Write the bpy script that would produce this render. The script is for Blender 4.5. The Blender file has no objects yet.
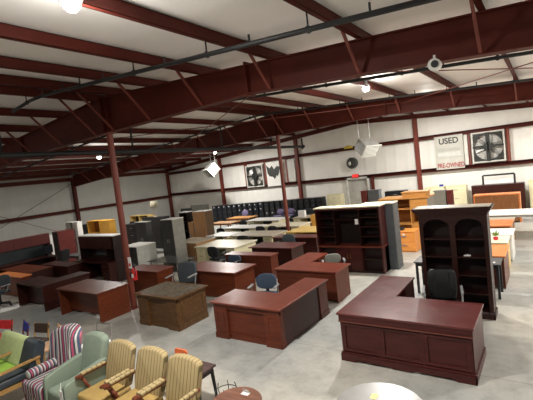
import bpy, bmesh, math, random
from mathutils import Vector, Matrix
random.seed(7)
scene = bpy.context.scene
COL = scene.collection
PI = math.pi

# ------------------------------------------------------------------ materials
def new_mat(name):
    m = bpy.data.materials.new(name); m.use_nodes = True
    nt = m.node_tree; b = nt.nodes['Principled BSDF']
    return m, nt, b

def plain(name, col, rough=.5, metal=0., var=.12, scale=6., bump=0., spec=.5):
    """painted / moulded surface with a faint procedural mottling"""
    m, nt, b = new_mat(name)
    tc = nt.nodes.new('ShaderNodeTexCoord')
    n = nt.nodes.new('ShaderNodeTexNoise'); n.inputs['Scale'].default_value = scale; n.inputs['Detail'].default_value = 4
    nt.links.new(tc.outputs['Object'], n.inputs['Vector'])
    r = nt.nodes.new('ShaderNodeValToRGB')
    r.color_ramp.elements[0].position = .3; r.color_ramp.elements[1].position = .7
    r.color_ramp.elements[0].color = [c*(1-var) for c in col]+[1]
    r.color_ramp.elements[1].color = [min(1, c*(1+var)) for c in col]+[1]
    nt.links.new(n.outputs['Fac'], r.inputs['Fac']); nt.links.new(r.outputs['Color'], b.inputs['Base Color'])
    b.inputs['Roughness'].default_value = rough; b.inputs['Metallic'].default_value = metal
    b.inputs['Specular IOR Level'].default_value = spec
    if bump:
        bp = nt.nodes.new('ShaderNodeBump'); bp.inputs['Strength'].default_value = bump
        n2 = nt.nodes.new('ShaderNodeTexNoise'); n2.inputs['Scale'].default_value = scale*25
        nt.links.new(tc.outputs['Object'], n2.inputs['Vector'])
        nt.links.new(n2.outputs['Fac'], bp.inputs['Height']); nt.links.new(bp.outputs['Normal'], b.inputs['Normal'])
    return m

def wood(name, c1, c2, rough=.3, axis='x', scale=2.2, coat=0., spec=.3):
    m, nt, b = new_mat(name)
    tc = nt.nodes.new('ShaderNodeTexCoord'); mp = nt.nodes.new('ShaderNodeMapping')
    s = {'x': (1., 9., 9.), 'y': (9., 1., 9.), 'z': (9., 9., 1.)}[axis]
    mp.inputs['Scale'].default_value = s
    nt.links.new(tc.outputs['Object'], mp.inputs['Vector'])
    n = nt.nodes.new('ShaderNodeTexNoise'); n.inputs['Scale'].default_value = scale; n.inputs['Detail'].default_value = 6; n.inputs['Roughness'].default_value = .6
    nt.links.new(mp.outputs['Vector'], n.inputs['Vector'])
    r = nt.nodes.new('ShaderNodeValToRGB')
    r.color_ramp.elements[0].position = .3; r.color_ramp.elements[0].color = [*c2, 1]
    r.color_ramp.elements[1].position = .72; r.color_ramp.elements[1].color = [*c1, 1]
    nt.links.new(n.outputs['Fac'], r.inputs['Fac']); nt.links.new(r.outputs['Color'], b.inputs['Base Color'])
    n3 = nt.nodes.new('ShaderNodeTexNoise'); n3.inputs['Scale'].default_value = 3.; n3.inputs['Detail'].default_value = 5
    nt.links.new(tc.outputs['Object'], n3.inputs['Vector'])
    mr = nt.nodes.new('ShaderNodeMapRange'); mr.inputs['To Min'].default_value = rough*.75; mr.inputs['To Max'].default_value = rough*1.35
    nt.links.new(n3.outputs['Fac'], mr.inputs['Value']); nt.links.new(mr.outputs['Result'], b.inputs['Roughness'])
    b.inputs['Specular IOR Level'].default_value = spec
    b.inputs['Coat Weight'].default_value = coat; b.inputs['Coat Roughness'].default_value = .22
    return m

def stripes(name, stops, period, axis='X', rough=.85, base='Object', slant=0.):
    """upright stripes: stops = [(position 0..1, colour)] repeated every `period` metres"""
    m, nt, b = new_mat(name)
    tc = nt.nodes.new('ShaderNodeTexCoord'); sp = nt.nodes.new('ShaderNodeSeparateXYZ')
    nt.links.new(tc.outputs[base], sp.inputs['Vector'])
    d = nt.nodes.new('ShaderNodeMath'); d.operation = 'DIVIDE'; d.inputs[1].default_value = period
    if slant:
        ma = nt.nodes.new('ShaderNodeMath'); ma.operation = 'MULTIPLY_ADD'; ma.inputs[1].default_value = slant
        nt.links.new(sp.outputs['Y'], ma.inputs[0]); nt.links.new(sp.outputs[axis], ma.inputs[2]); nt.links.new(ma.outputs[0], d.inputs[0])
    else: nt.links.new(sp.outputs[axis], d.inputs[0])
    f = nt.nodes.new('ShaderNodeMath'); f.operation = 'FRACT'; nt.links.new(d.outputs[0], f.inputs[0])
    r = nt.nodes.new('ShaderNodeValToRGB'); r.color_ramp.interpolation = 'CONSTANT'
    e = r.color_ramp.elements
    e[0].position = stops[0][0]; e[0].color = [*stops[0][1], 1]
    e[1].position = stops[1][0]; e[1].color = [*stops[1][1], 1]
    for p, c in stops[2:]:
        k = e.new(p); k.color = [*c, 1]
    nt.links.new(f.outputs[0], r.inputs['Fac']); nt.links.new(r.outputs['Color'], b.inputs['Base Color'])
    b.inputs['Roughness'].default_value = rough; b.inputs['Specular IOR Level'].default_value = .2
    return m

def emit(name, col, s):
    m, nt, b = new_mat(name)
    b.inputs['Base Color'].default_value = (*col, 1)
    b.inputs['Emission Color'].default_value = (*col, 1); b.inputs['Emission Strength'].default_value = s
    return m

def ribbed(name, col, axis, pitch, rough=.55, var=.06, seam=None):
    """sheet surface with regular ribs (bump) and faint soiling"""
    m, nt, b = new_mat(name)
    tc = nt.nodes.new('ShaderNodeTexCoord')
    n = nt.nodes.new('ShaderNodeTexNoise'); n.inputs['Scale'].default_value = .8; n.inputs['Detail'].default_value = 6
    nt.links.new(tc.outputs['Object'], n.inputs['Vector'])
    r = nt.nodes.new('ShaderNodeValToRGB'); r.color_ramp.elements[0].position = .3; r.color_ramp.elements[1].position = .7
    r.color_ramp.elements[0].color = [c*(1-var) for c in col]+[1]; r.color_ramp.elements[1].color = [min(1, c*(1+var)) for c in col]+[1]
    nt.links.new(n.outputs['Fac'], r.inputs['Fac']); nt.links.new(r.outputs['Color'], b.inputs['Base Color'])
    sp = nt.nodes.new('ShaderNodeSeparateXYZ'); nt.links.new(tc.outputs['Object'], sp.inputs['Vector'])
    mu = nt.nodes.new('ShaderNodeMath'); mu.operation = 'MULTIPLY'; mu.inputs[1].default_value = 2*PI/pitch
    nt.links.new(sp.outputs[axis], mu.inputs[0])
    si = nt.nodes.new('ShaderNodeMath'); si.operation = 'SINE'; nt.links.new(mu.outputs[0], si.inputs[0])
    pw = nt.nodes.new('ShaderNodeMath'); pw.operation = 'POWER'; pw.inputs[1].default_value = 6
    ab = nt.nodes.new('ShaderNodeMath'); ab.operation = 'ABSOLUTE'; nt.links.new(si.outputs[0], ab.inputs[0]); nt.links.new(ab.outputs[0], pw.inputs[0])
    bp = nt.nodes.new('ShaderNodeBump'); bp.inputs['Strength'].default_value = .45; bp.inputs['Distance'].default_value = .03
    nt.links.new(pw.outputs[0], bp.inputs['Height']); nt.links.new(bp.outputs['Normal'], b.inputs['Normal'])
    b.inputs['Roughness'].default_value = rough
    return m

def concrete():
    m, nt, b = new_mat('sealed_concrete')
    tc = nt.nodes.new('ShaderNodeTexCoord')
    n = nt.nodes.new('ShaderNodeTexNoise'); n.inputs['Scale'].default_value = .45; n.inputs['Detail'].default_value = 8; n.inputs['Roughness'].default_value = .62
    nt.links.new(tc.outputs['Object'], n.inputs['Vector'])
    r = nt.nodes.new('ShaderNodeValToRGB')
    r.color_ramp.elements[0].position = .32; r.color_ramp.elements[0].color = (.36, .36, .35, 1)
    r.color_ramp.elements[1].position = .68; r.color_ramp.elements[1].color = (.53, .525, .50, 1)
    nt.links.new(n.outputs['Fac'], r.inputs['Fac'])
    # dark speckles and scuffs
    n2 = nt.nodes.new('ShaderNodeTexNoise'); n2.inputs['Scale'].default_value = 3.5; n2.inputs['Detail'].default_value = 9; n2.inputs['Roughness'].default_value = .75
    nt.links.new(tc.outputs['Object'], n2.inputs['Vector'])
    r2 = nt.nodes.new('ShaderNodeValToRGB'); r2.color_ramp.elements[0].position = .36; r2.color_ramp.elements[0].color = (.7, .69, .67, 1)
    r2.color_ramp.elements[1].position = .55; r2.color_ramp.elements[1].color = (1, 1, 1, 1)
    nt.links.new(n2.outputs['Fac'], r2.inputs['Fac'])
    mx = nt.nodes.new('ShaderNodeMix'); mx.data_type = 'RGBA'; mx.blend_type = 'MULTIPLY'; mx.inputs[0].default_value = .8
    nt.links.new(r.outputs['Color'], mx.inputs[6]); nt.links.new(r2.outputs['Color'], mx.inputs[7])
    # sawn control joints every 6 m
    br = nt.nodes.new('ShaderNodeTexBrick'); br.offset = 0; br.inputs['Scale'].default_value = 1.
    br.inputs['Brick Width'].default_value = 6.; br.inputs['Row Height'].default_value = 6.; br.inputs['Mortar Size'].default_value = .012
    br.inputs['Color1'].default_value = br.inputs['Color2'].default_value = (1, 1, 1, 1); br.inputs['Mortar'].default_value = (.72, .71, .69, 1)
    nt.links.new(tc.outputs['Object'], br.inputs['Vector'])
    mx2 = nt.nodes.new('ShaderNodeMix'); mx2.data_type = 'RGBA'; mx2.blend_type = 'MULTIPLY'; mx2.inputs[0].default_value = .8
    nt.links.new(mx.outputs[2], mx2.inputs[6]); nt.links.new(br.outputs['Color'], mx2.inputs[7])
    n4 = nt.nodes.new('ShaderNodeTexNoise'); n4.inputs['Scale'].default_value = .22; n4.inputs['Detail'].default_value = 5
    nt.links.new(tc.outputs['Object'], n4.inputs['Vector'])
    r4 = nt.nodes.new('ShaderNodeValToRGB'); r4.color_ramp.elements[0].position = .40; r4.color_ramp.elements[0].color = (.86, .89, .90, 1)
    r4.color_ramp.elements[1].position = .62; r4.color_ramp.elements[1].color = (.95, .89, .78, 1)
    nt.links.new(n4.outputs['Fac'], r4.inputs['Fac'])
    mx4 = nt.nodes.new('ShaderNodeMix'); mx4.data_type = 'RGBA'; mx4.blend_type = 'MULTIPLY'; mx4.inputs[0].default_value = 1.
    nt.links.new(mx2.outputs[2], mx4.inputs[6]); nt.links.new(r4.outputs['Color'], mx4.inputs[7])
    nt.links.new(mx4.outputs[2], b.inputs['Base Color'])
    mr = nt.nodes.new('ShaderNodeMapRange'); mr.inputs['To Min'].default_value = .3; mr.inputs['To Max'].default_value = .6
    nt.links.new(n2.outputs['Fac'], mr.inputs['Value']); nt.links.new(mr.outputs['Result'], b.inputs['Roughness'])
    return m

M = {}
M['floor'] = concrete()
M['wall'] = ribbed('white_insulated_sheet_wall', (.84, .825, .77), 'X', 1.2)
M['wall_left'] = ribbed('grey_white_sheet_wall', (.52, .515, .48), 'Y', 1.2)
M['ceiling'] = ribbed('white_vinyl_insulation', (.90, .875, .84), 'Y', 2.4, var=.04)
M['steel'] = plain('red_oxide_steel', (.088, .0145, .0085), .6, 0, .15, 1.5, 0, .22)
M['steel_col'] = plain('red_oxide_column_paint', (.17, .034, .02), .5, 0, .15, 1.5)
M['pipe'] = plain('black_iron_pipe', (.012, .013, .014), .55)
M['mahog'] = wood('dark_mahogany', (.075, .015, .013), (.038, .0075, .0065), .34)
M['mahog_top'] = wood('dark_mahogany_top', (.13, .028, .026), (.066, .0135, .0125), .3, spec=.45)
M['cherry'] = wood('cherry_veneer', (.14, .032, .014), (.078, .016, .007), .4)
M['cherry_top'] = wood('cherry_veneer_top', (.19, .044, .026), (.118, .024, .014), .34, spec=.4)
M['redwood'] = wood('red_brown_veneer', (.155, .037, .013), (.078, .0155, .006), .34)
M['walnut'] = wood('walnut', (.135, .066, .025), (.066, .03, .011), .34)
M['leather_brown'] = plain('brown_tooled_leather', (.115, .095, .068), .25, 0, .2, 9)
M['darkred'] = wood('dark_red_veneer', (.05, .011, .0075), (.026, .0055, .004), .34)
M['espresso'] = wood('espresso_veneer', (.028, .011, .01), (.014, .007, .007), .4)
M['shelfdark'] = wood('deep_mahogany', (.034, .0095, .0065), (.017, .005, .0038), .38, 'z')
M['inside'] = wood('dark_back_board', (.016, .006, .0055), (.009, .004, .004), .5, 'z')  # near-black board behind the shelves
M['maroon'] = wood('maroon_laminate', (.15, .03, .026), (.10, .02, .0175), .38, 'y')
M['oak'] = wood('honey_oak', (.60, .30, .085), (.46, .20, .05), .4)
M['orange'] = wood('orange_cherry', (.72, .26, .09), (.58, .18, .055), .35)
M['brown'] = wood('teak_brown', (.36, .15, .055), (.22, .085, .03), .38, 'z')
M['tan'] = wood('tan_walnut_laminate', (.46, .25, .115), (.31, .16, .07), .42, 'z')
M['cream'] = plain('cream_laminate', (.78, .72, .47), .4, 0, .04)
M['creamtop'] = wood('pale_maple_top', (.80, .75, .58), (.70, .64, .47), .35)
M['taupetop'] = wood('taupe_laminate_top', (.48, .42, .33), (.38, .33, .25), .4)
M['white'] = plain('white_laminate', (.78, .77, .73), .4, 0, .03)
M['yellow'] = wood('yellow_maple', (.80, .58, .22), (.70, .47, .14), .4)
M['blacksteel'] = plain('black_enamel_steel', (.012, .013, .017), .35)
M['chrome'] = plain('brushed_metal', (.62, .62, .62), .3, 1)
M['silver'] = plain('silver_plastic', (.25, .25, .25), .4)
M['brass'] = plain('aged_brass', (.45, .32, .12), .35, 1)
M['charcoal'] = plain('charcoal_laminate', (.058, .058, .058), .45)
M['slate'] = plain('slate_grey_laminate', (.085, .095, .105), .45)
M['greyge'] = plain('greige_laminate', (.24, .235, .205), .45)
M['lightgrey'] = plain('light_grey_enamel', (.58, .59, .54), .42)
M['blackglass'] = plain('smoky_black_glass', (.07, .074, .068), .15)
M['blackleather'] = plain('black_leather', (.007, .0075, .0075), .5, 0, .2, 8, 0, .3)
M['bluefabric'] = plain('blue_grey_fabric', (.04, .062, .10), .85, 0, .2, 40, .2)
M['slatefabric'] = plain('slate_fabric', (.045, .056, .066), .85, 0, .2, 40, .2)
M['blackfabric'] = plain('black_fabric', (.014, .014, .017), .8, 0, .2, 40, .2)
M['purple'] = plain('muted_purple_fabric', (.16, .13, .24), .85, 0, .2, 40)
M['blackplastic'] = plain('black_plastic', (.012, .012, .013), .5)
M['sage'] = stripes('sage_corduroy', [(0, (.215, .26, .20)), (.5, (.15, .185, .145))], .05)
M['sage_plain'] = plain('sage_upholstery', (.19, .235, .18), .85, 0, .08, 20, .2)
GOLD = [(0, (.37, .285, .145)), (.58, (.15, .118, .056)), (.75, (.37, .285, .145))]
M['gold'] = stripes('gold_striped_fabric', GOLD, .06)
M['gold_seat'] = plain('gold_fabric', (.34, .225, .07), .85, 0, .12, 14, .2)
MULTI = [(0, (.50, .49, .45)), (.09, (.03, .035, .06)), (.15, (.36, .07, .12)), (.25, (.05, .06, .09)), (.31, (.52, .50, .46)),
         (.39, (.09, .11, .17)), (.50, (.45, .14, .19)), (.57, (.48, .47, .43)), (.64, (.03, .03, .05)), (.71, (.17, .19, .22)), (.80, (.50, .48, .44)), (.88, (.20, .04, .08)), (.94, (.03, .035, .06))]
M['multi'] = stripes('multicolour_striped_fabric', MULTI, .34)
M['multi_back'] = stripes('multicolour_striped_fabric_wrapped', MULTI, .36, 'X', slant=.8)
M['bolster'] = stripes('multicolour_bolster_fabric', MULTI, .24, 'X')
M['lime'] = plain('pale_lime_upholstery', (.47, .55, .26), .8, 0, .08, 12, .15)
M['lime_seat'] = plain('grass_green_upholstery', (.27, .46, .06), .8, 0, .12, 12, .15)
M['navy'] = plain('dark_blue_grey_vinyl', (.035, .045, .055), .5)
M['lightwood'] = wood('light_oak_frame', (.42, .25, .09), (.30, .165, .055), .35)
M['chairwood'] = wood('cherry_chair_frame', (.20, .06, .03), (.12, .03, .016), .3)
M['paper'] = plain('white_paper', (.82, .82, .80), .7, 0, .03)
M['yellowpaper'] = plain('yellow_paper', (.85, .72, .30), .7, 0, .03)
M['greytop'] = plain('grey_stone_laminate', (.24, .235, .225), .3, 0, .1, 3)
M['red'] = plain('red_enamel', (.62, .02, .025), .3)
M['redcloth'] = plain('red_cloth', (.55, .025, .03), .8)
M['bluecloth'] = plain('blue_cloth', (.02, .045, .32), .8)
M['peach'] = plain('peach_seat_fabric', (.60, .36, .22), .8)
M['brownvinyl'] = plain('brown_vinyl', (.05, .03, .018), .5)
M['beige'] = plain('beige_lampshade', (.50, .46, .33), .8)
M['stoneware'] = plain('mottled_stoneware', (.52, .42, .32), .5, 0, .4, 8)
M['leaf'] = plain('green_leaf', (.18, .30, .05), .6)
M['sign'] = plain('off_white_banner', (.50, .495, .44), .6, 0, .08, 2)
M['signblack'] = plain('black_lettering', (.03, .03, .03), .6)
M['signred'] = plain('dark_red_lettering', (.33, .05, .05), .6)
M['signgrey'] = plain('faded_grey_lettering', (.36, .36, .33), .6)
M['signpale'] = plain('pale_lettering', (.66, .67, .66), .6)
M['exit'] = emit('lit_red_letters', (1., .04, .03), 2.5)
M['lamp'] = emit('lit_lamp_lens', (1., .93, .84), 30.)
M['galv'] = plain('galvanised_sheet', (.42, .42, .40), .4, .6)
M['shutter'] = plain('fan_shutter_slats', (.55, .54, .50), .5)
M['darkfan'] = plain('dark_fan_housing', (.015, .017, .014), .5)
M['doorgrey'] = plain('grey_door_paint', (.44, .43, .39), .5)
M['trimwhite'] = plain('pale_door_frame', (.58, .57, .52), .5)
M['pinkcloth'] = plain('pink_fabric', (.62,.16,.24), .8)
M['orangecloth'] = plain('orange_red_fabric', (.60,.15,.05), .8)
M['oaklit'] = wood('lit_honey_oak', (.92,.50,.09), (.80,.40,.06), .4)  # honey oak with light from the front right put into its colour
M['espresso_top'] = wood('worn_espresso_top', (.10,.06,.055), (.05,.028,.026), .35)
M['roundwood'] = wood('worn_brown_top', (.22,.10,.065), (.11,.05,.033), .35)
M['screen'] = plain('dark_glass_screen', (.012, .014, .017), .1)
M['blackboard'] = plain('dark_board', (.016, .017, .018), .6)
M['greyboard'] = plain('grey_green_fabric_panel', (.17, .17, .145), .8)

# ------------------------------------------------------------------ mesh builder
class MB:
    def __init__(s): s.v = []; s.f = []
    def add(s, vs, fs):
        o = len(s.v); s.v += [tuple(v) for v in vs]; s.f += [[i+o for i in f] for f in fs]; return s
    def box(s, x0, x1, y0, y1, z0, z1):
        return s.add([(x0,y0,z0),(x1,y0,z0),(x1,y1,z0),(x0,y1,z0),(x0,y0,z1),(x1,y0,z1),(x1,y1,z1),(x0,y1,z1)],
                     [(0,3,2,1),(4,5,6,7),(0,1,5,4),(1,2,6,5),(2,3,7,6),(3,0,4,7)])
    def obox(s, c, size, rot):
        """box of `size` centred on c, turned by the matrix rot"""
        hx, hy, hz = [t/2 for t in size]; c = Vector(c)
        vs = [c + rot @ Vector((a*hx, b*hy, d*hz)) for d in (-1,1) for a, b in ((-1,-1),(1,-1),(1,1),(-1,1))]
        return s.add(vs, [(0,3,2,1),(4,5,6,7),(0,1,5,4),(1,2,6,5),(2,3,7,6),(3,0,4,7)])
    def prism(s, poly, z0, z1):
        n = len(poly)
        return s.add([(x,y,z0) for x,y in poly]+[(x,y,z1) for x,y in poly],
                     [list(range(n))[::-1], list(range(n,2*n))]+[[i,(i+1)%n,n+(i+1)%n,n+i] for i in range(n)])
    def slab(s, poly, yf, yb):
        """outline in x,z; yf / yb give the front and rear y (number or function of x,z)"""
        n = len(poly); F = yf if callable(yf) else (lambda x, z: yf); B = yb if callable(yb) else (lambda x, z: yb)
        return s.add([(x,F(x,z),z) for x,z in poly]+[(x,B(x,z),z) for x,z in poly],
                     [list(range(n)), list(range(n,2*n))[::-1]]+[[(i+1)%n,i,n+i,n+(i+1)%n] for i in range(n)])
    def slabx(s, poly, x0, x1):
        """outline in y,z"""
        n = len(poly)
        return s.add([(x0,y,z) for y,z in poly]+[(x1,y,z) for y,z in poly],
                     [list(range(n))[::-1], list(range(n,2*n))]+[[i,(i+1)%n,n+(i+1)%n,n+i] for i in range(n)])
    def tube(s, p, q, r, n=8, r2=None):
        p = Vector(p); q = Vector(q); d = (q-p).normalized(); r2 = r if r2 is None else r2
        a = d.orthogonal().normalized(); b = d.cross(a)
        vs = [p+(a*math.cos(2*PI*i/n)+b*math.sin(2*PI*i/n))*r for i in range(n)]+[q+(a*math.cos(2*PI*i/n)+b*math.sin(2*PI*i/n))*r2 for i in range(n)]
        return s.add(vs, [list(range(n))[::-1], list(range(n,2*n))]+[[i,(i+1)%n,n+(i+1)%n,n+i] for i in range(n)])
    def path(s, pts, r, n=8):
        for p, q in zip(pts, pts[1:]): s.tube(p, q, r, n)
        return s
    def lathe(s, prof, n=24, c=(0,0)):
        vs = []; m = len(prof)
        for r, z in prof:
            for i in range(n): vs.append((c[0]+max(r,1e-4)*math.cos(2*PI*i/n), c[1]+max(r,1e-4)*math.sin(2*PI*i/n), z))
        fs = [[j*n+i, j*n+(i+1)%n, (j+1)*n+(i+1)%n, (j+1)*n+i] for j in range(m-1) for i in range(n)]
        fs.append(list(range(n))[::-1]); fs.append([(m-1)*n+i for i in range(n)])
        return s.add(vs, fs)
    def ball(s, c, r, n=12, m=8):
        rx, ry, rz = (r, r, r) if not isinstance(r, tuple) else r
        vs = [(c[0], c[1], c[2]-rz)]; 
        for j in range(1, m):
            t = -PI/2+PI*j/m
            for i in range(n): vs.append((c[0]+rx*math.cos(t)*math.cos(2*PI*i/n), c[1]+ry*math.cos(t)*math.sin(2*PI*i/n), c[2]+rz*math.sin(t)))
        vs.append((c[0], c[1], c[2]+rz)); L = len(vs)-1
        fs = [[0, 1+(i+1)%n, 1+i] for i in range(n)]
        for j in range(m-2):
            fs += [[1+j*n+i, 1+j*n+(i+1)%n, 1+(j+1)*n+(i+1)%n, 1+(j+1)*n+i] for i in range(n)]
        fs += [[L, 1+(m-2)*n+i, 1+(m-2)*n+(i+1)%n] for i in range(n)]
        return s.add(vs, fs)
    def build(s, name, mat, parent=None, bevel=0., seg=2, smooth=False, sub=0):
        me = bpy.data.meshes.new(name); me.from_pydata(s.v, [], s.f); me.update()
        bm = bmesh.new(); bm.from_mesh(me); bmesh.ops.recalc_face_normals(bm, faces=bm.faces); bm.to_mesh(me); bm.free()
        o = bpy.data.objects.new(name, me); COL.objects.link(o)
        me.materials.append(M[mat] if isinstance(mat, str) else mat)
        if parent: o.parent = parent
        if bevel:
            b = o.modifiers.new('Bevel', 'BEVEL'); b.width = bevel; b.segments = seg; b.limit_method = 'ANGLE'; b.angle_limit = .6
        if sub:
            u = o.modifiers.new('Sub', 'SUBSURF'); u.levels = u.render_levels = sub
        if smooth:
            for p in me.polygons: p.use_smooth = True
        return o

def box(name, mat, parent, x0, x1, y0, y1, z0, z1, bevel=0.):
    return MB().box(x0, x1, y0, y1, z0, z1).build(name, mat, parent, bevel)

def tag(o, label, cat, group=None, kind=None):
    o['label'] = label; o['category'] = cat
    if group: o['group'] = group
    if kind: o['kind'] = kind
    return o

def thing(name, label, cat, loc=(0,0,0), rz=0., group=None):
    o = bpy.data.objects.new(name, None); COL.objects.link(o); o.empty_display_size = .1
    o.location = loc; o.rotation_euler = (0, 0, rz)
    return tag(o, label, cat, group)

def copy_tree(o, parent=None):
    c = o.copy(); COL.objects.link(c)
    if parent: c.parent = parent
    for ch in list(o.children): copy_tree(ch, c)
    return c

def dup(o, loc, rz, label, group=None):
    c = copy_tree(o); c.location = loc; c.rotation_euler = (0, 0, rz); c['label'] = label
    if group: c['group'] = group
    return c

def struct(o):
    o['kind'] = 'structure'; return o

# ------------------------------------------------------------------ the building
XL, XR, YB, YF = -26.0, 7.4, 22.65, -9.8
RIDGE = -9.3
def roof(x): return 5.62-.072*abs(x-RIDGE)        # top of the rafters
struct(box('floor', 'floor', None, XL-.3, XR+.3, YF-.3, YB+.3, -.2, 0))
g = roof(XL)+.22; gr = roof(XR)+.22; gp = roof(RIDGE)+.22
struct(MB().slab([(XL,0),(XR,0),(XR,gr),(RIDGE,gp),(XL,g)], YB, YB+.2).build('wall_back', 'wall'))
struct(MB().slab([(XL,0),(XR,0),(XR,gr),(RIDGE,gp),(XL,g)], YF-.2, YF).build('wall_front', 'wall'))
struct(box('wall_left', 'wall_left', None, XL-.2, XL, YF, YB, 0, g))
struct(box('wall_right', 'wall', None, XR, XR+.2, YF, YB, 0, gr))
struct(MB().slab([(XL-.2,g-.0144),(RIDGE,gp),(XR+.2,gr-.0144),(XR+.2,gr+.2),(RIDGE,gp+.22),(XL-.2,g+.2)], YF-.2, YB+.2).build('ceiling', 'ceiling'))

PURL = [5.9,4.35,2.7,1.02,-.64,-2.35,-4.07,-5.8,-7.5,-8.95,-9.75,-11.5,-13.3,-15.1,-16.8,-18.5,-20.2,-21.9,-23.6,-25.3]
for x in PURL:
    z = roof(x)
    mb = MB()
    mb.box(x-.006, x+.006, YF, YB, z, z+.21)
    mb.box(x-.006, x+.075, YF, YB, z, z+.008); mb.box(x-.075, x+.006, YF, YB, z+.2, z+.21)
    mb.box(x+.067, x+.075, YF, YB, z, z+.03)
    struct(mb.build('roof_purlin', 'steel'))

FR1, FR2 = 6.35, 14.4
def bottom(x):
    pts = [(-25.8,3.72),(-14.0,4.60),(-9.3,4.70),(-4.6,4.73),(-2.5,4.58),(0,4.38),(7.2,3.72)]
    for (a, za), (b, zb) in zip(pts, pts[1:]):
        if a <= x <= b: return za+(zb-za)*(x-a)/(b-a)
    return 3.72
XS = [-25.8,-14.0,-9.3,-4.6,-2.5,0,7.2]
def rafter(y):
    web = MB(); lo = [(x, bottom(x)) for x in XS]; hi = [(x, roof(x)) for x in (7.2, RIDGE, -25.8)]
    web.slab(lo+hi, y-.006, y+.006)
    for (a, za), (b, zb) in zip(lo, lo[1:]):
        web.slab([(a,za),(b,zb),(b,zb+.018),(a,za+.018)], y-.11, y+.11)
    for (a, za), (b, zb) in zip(hi, hi[1:]):
        web.slab([(a,za),(b,zb),(b,zb-.018),(a,za-.018)], y-.11, y+.11)
    for x in (-9.3-.1, -9.3+.1, -14.0, -20.0, 1.5):
        web.box(x-.006, x+.006, y-.1, y+.1, bottom(x), roof(x))
    web.box(-4.62, -4.58, y-.12, y+.12, bottom(-4.6)-.04, roof(-4.6)+.05)     # bolted end plates at the splice
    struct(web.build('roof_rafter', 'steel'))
for y in (FR1, FR2):
    rafter(y)
    for x in PURL:
        if -24 < x < 1.5:
            zb = bottom(x)+.03
            d = min(.95, (roof(x)-zb)*1.0)
            for sgn in (-1, 1):
                struct(MB().tube((x-.02, y+sgn*.09, zb), (x-.02, y+sgn*(.09+d), roof(x)+.03), .03, 4).build('rafter_brace', 'steel_col'))
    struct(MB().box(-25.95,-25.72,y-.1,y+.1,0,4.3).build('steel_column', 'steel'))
for y, nm in ((FR1,'a'), (FR2,'b')):
    mb = MB(); mb.tube((RIDGE,y,.015),(RIDGE,y,bottom(RIDGE)-.015),.082,20)
    mb.box(RIDGE-.16,RIDGE+.16,y-.14,y+.14,0,.018); mb.box(RIDGE-.14,RIDGE+.14,y-.11,y+.11,bottom(RIDGE)-.02,bottom(RIDGE))
    struct(mb.build('steel_column', 'steel_col', smooth=False))

# end wall framing
mb = MB()
for a, b in ((XL,RIDGE),(RIDGE,XR)):
    for dz in (0, -.22):
        mb.slab([(a,roof(a)+dz),(b,roof(b)+dz),(b,roof(b)+dz-.016),(a,roof(a)+dz-.016)], YB-.24, YB-.02)
    mb.slab([(a,roof(a)),(b,roof(b)),(b,roof(b)-.23),(a,roof(a)-.23)], YB-.14, YB-.125)
struct(mb.build('roof_rafter', 'steel'))
for x in (-25.85,-19.95,-13.25,-5.72,1.0):
    mb = MB(); mb.box(x-.1,x+.1,YB-.23,YB-.218,0,roof(x)-.24); mb.box(x-.1,x+.1,YB-.04,YB-.028,0,roof(x)-.24); mb.box(x-.006,x+.006,YB-.22,YB-.03,0,roof(x)-.24)
    struct(mb.build('steel_column', 'steel_col'))
def girt(x0, x1, y0, y1, z, mat='steel'):
    mb = MB()
    if x1-x0 > y1-y0: mb.box(x0,x1,y0,y1,z-.1,z-.092); mb.box(x0,x1,y1-.01,y1,z-.1,z+.1); mb.box(x0,x1,y0,y1,z+.092,z+.1); mb.box(x0,x1,y0,y0+.008,z-.1,z-.06)
    else: mb.box(x0,x1,y0,y1,z-.1,z-.092); mb.box(x0,x0+.01,y0,y1,z-.1,z+.1); mb.box(x0,x1,y0,y1,z+.092,z+.1); mb.box(x1-.008,x1,y0,y1,z-.1,z+.0)
    struct(mb.build('wall_girt', mat))
for z in (2.27, 4.02): girt(XL, XR, YB-.2, YB-.005, z)
girt(XL+.005, XL+.2, YF, YB, 2.15, 'steel')
struct(MB().box(XL+.0, XL+.22, YF, YB, 4.12, 4.36).build('eave_strut', 'steel'))
for x in (-17.58,-15.84,-14.1,-1.5,-3.2):      # jambs framing the wall fans
    struct(MB().box(x-.07,x+.07,YB-.19,YB-.02,2.37,3.92).build('fan_opening_jamb', 'steel_col'))
# diagonal bracing rods on the left wall and under the roof
for a, b in (((-25.7,14.3,4.0),(-25.7,6.5,.3)), ((-25.7,6.5,4.0),(-25.7,14.3,.3))):
    struct(MB().tube(a,b,.014,6).build('bracing_rod', 'steel'))
for a, b in (((-15,6.6,4.95),(-4,14.2,5.05)), ((-4,6.6,5.05),(-15,14.2,4.95)), ((-4,6.6,5.0),(3,14.2,4.6)), ((3,6.6,4.6),(-4,14.2,5.0))):
    struct(MB().tube(a,b,.012,6).build('bracing_rod', 'steel_col'))
# exit door in the end wall
struct(MB().box(-9.9,-8.66,YB-.06,YB-.01,0,2.17).build('door_1', 'doorgrey'))
mb = MB(); mb.box(-10.02,-9.9,YB-.24,YB-.01,0,2.28); mb.box(-8.66,-8.54,YB-.24,YB-.01,0,2.28); mb.box(-10.02,-8.54,YB-.24,YB-.01,2.17,2.28)
struct(mb.build('trim_1', 'trimwhite'))
struct(MB().box(-8.44,-8.3,YB-.22,YB-.02,0,2.2).build('trim_2', 'steel'))

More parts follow.
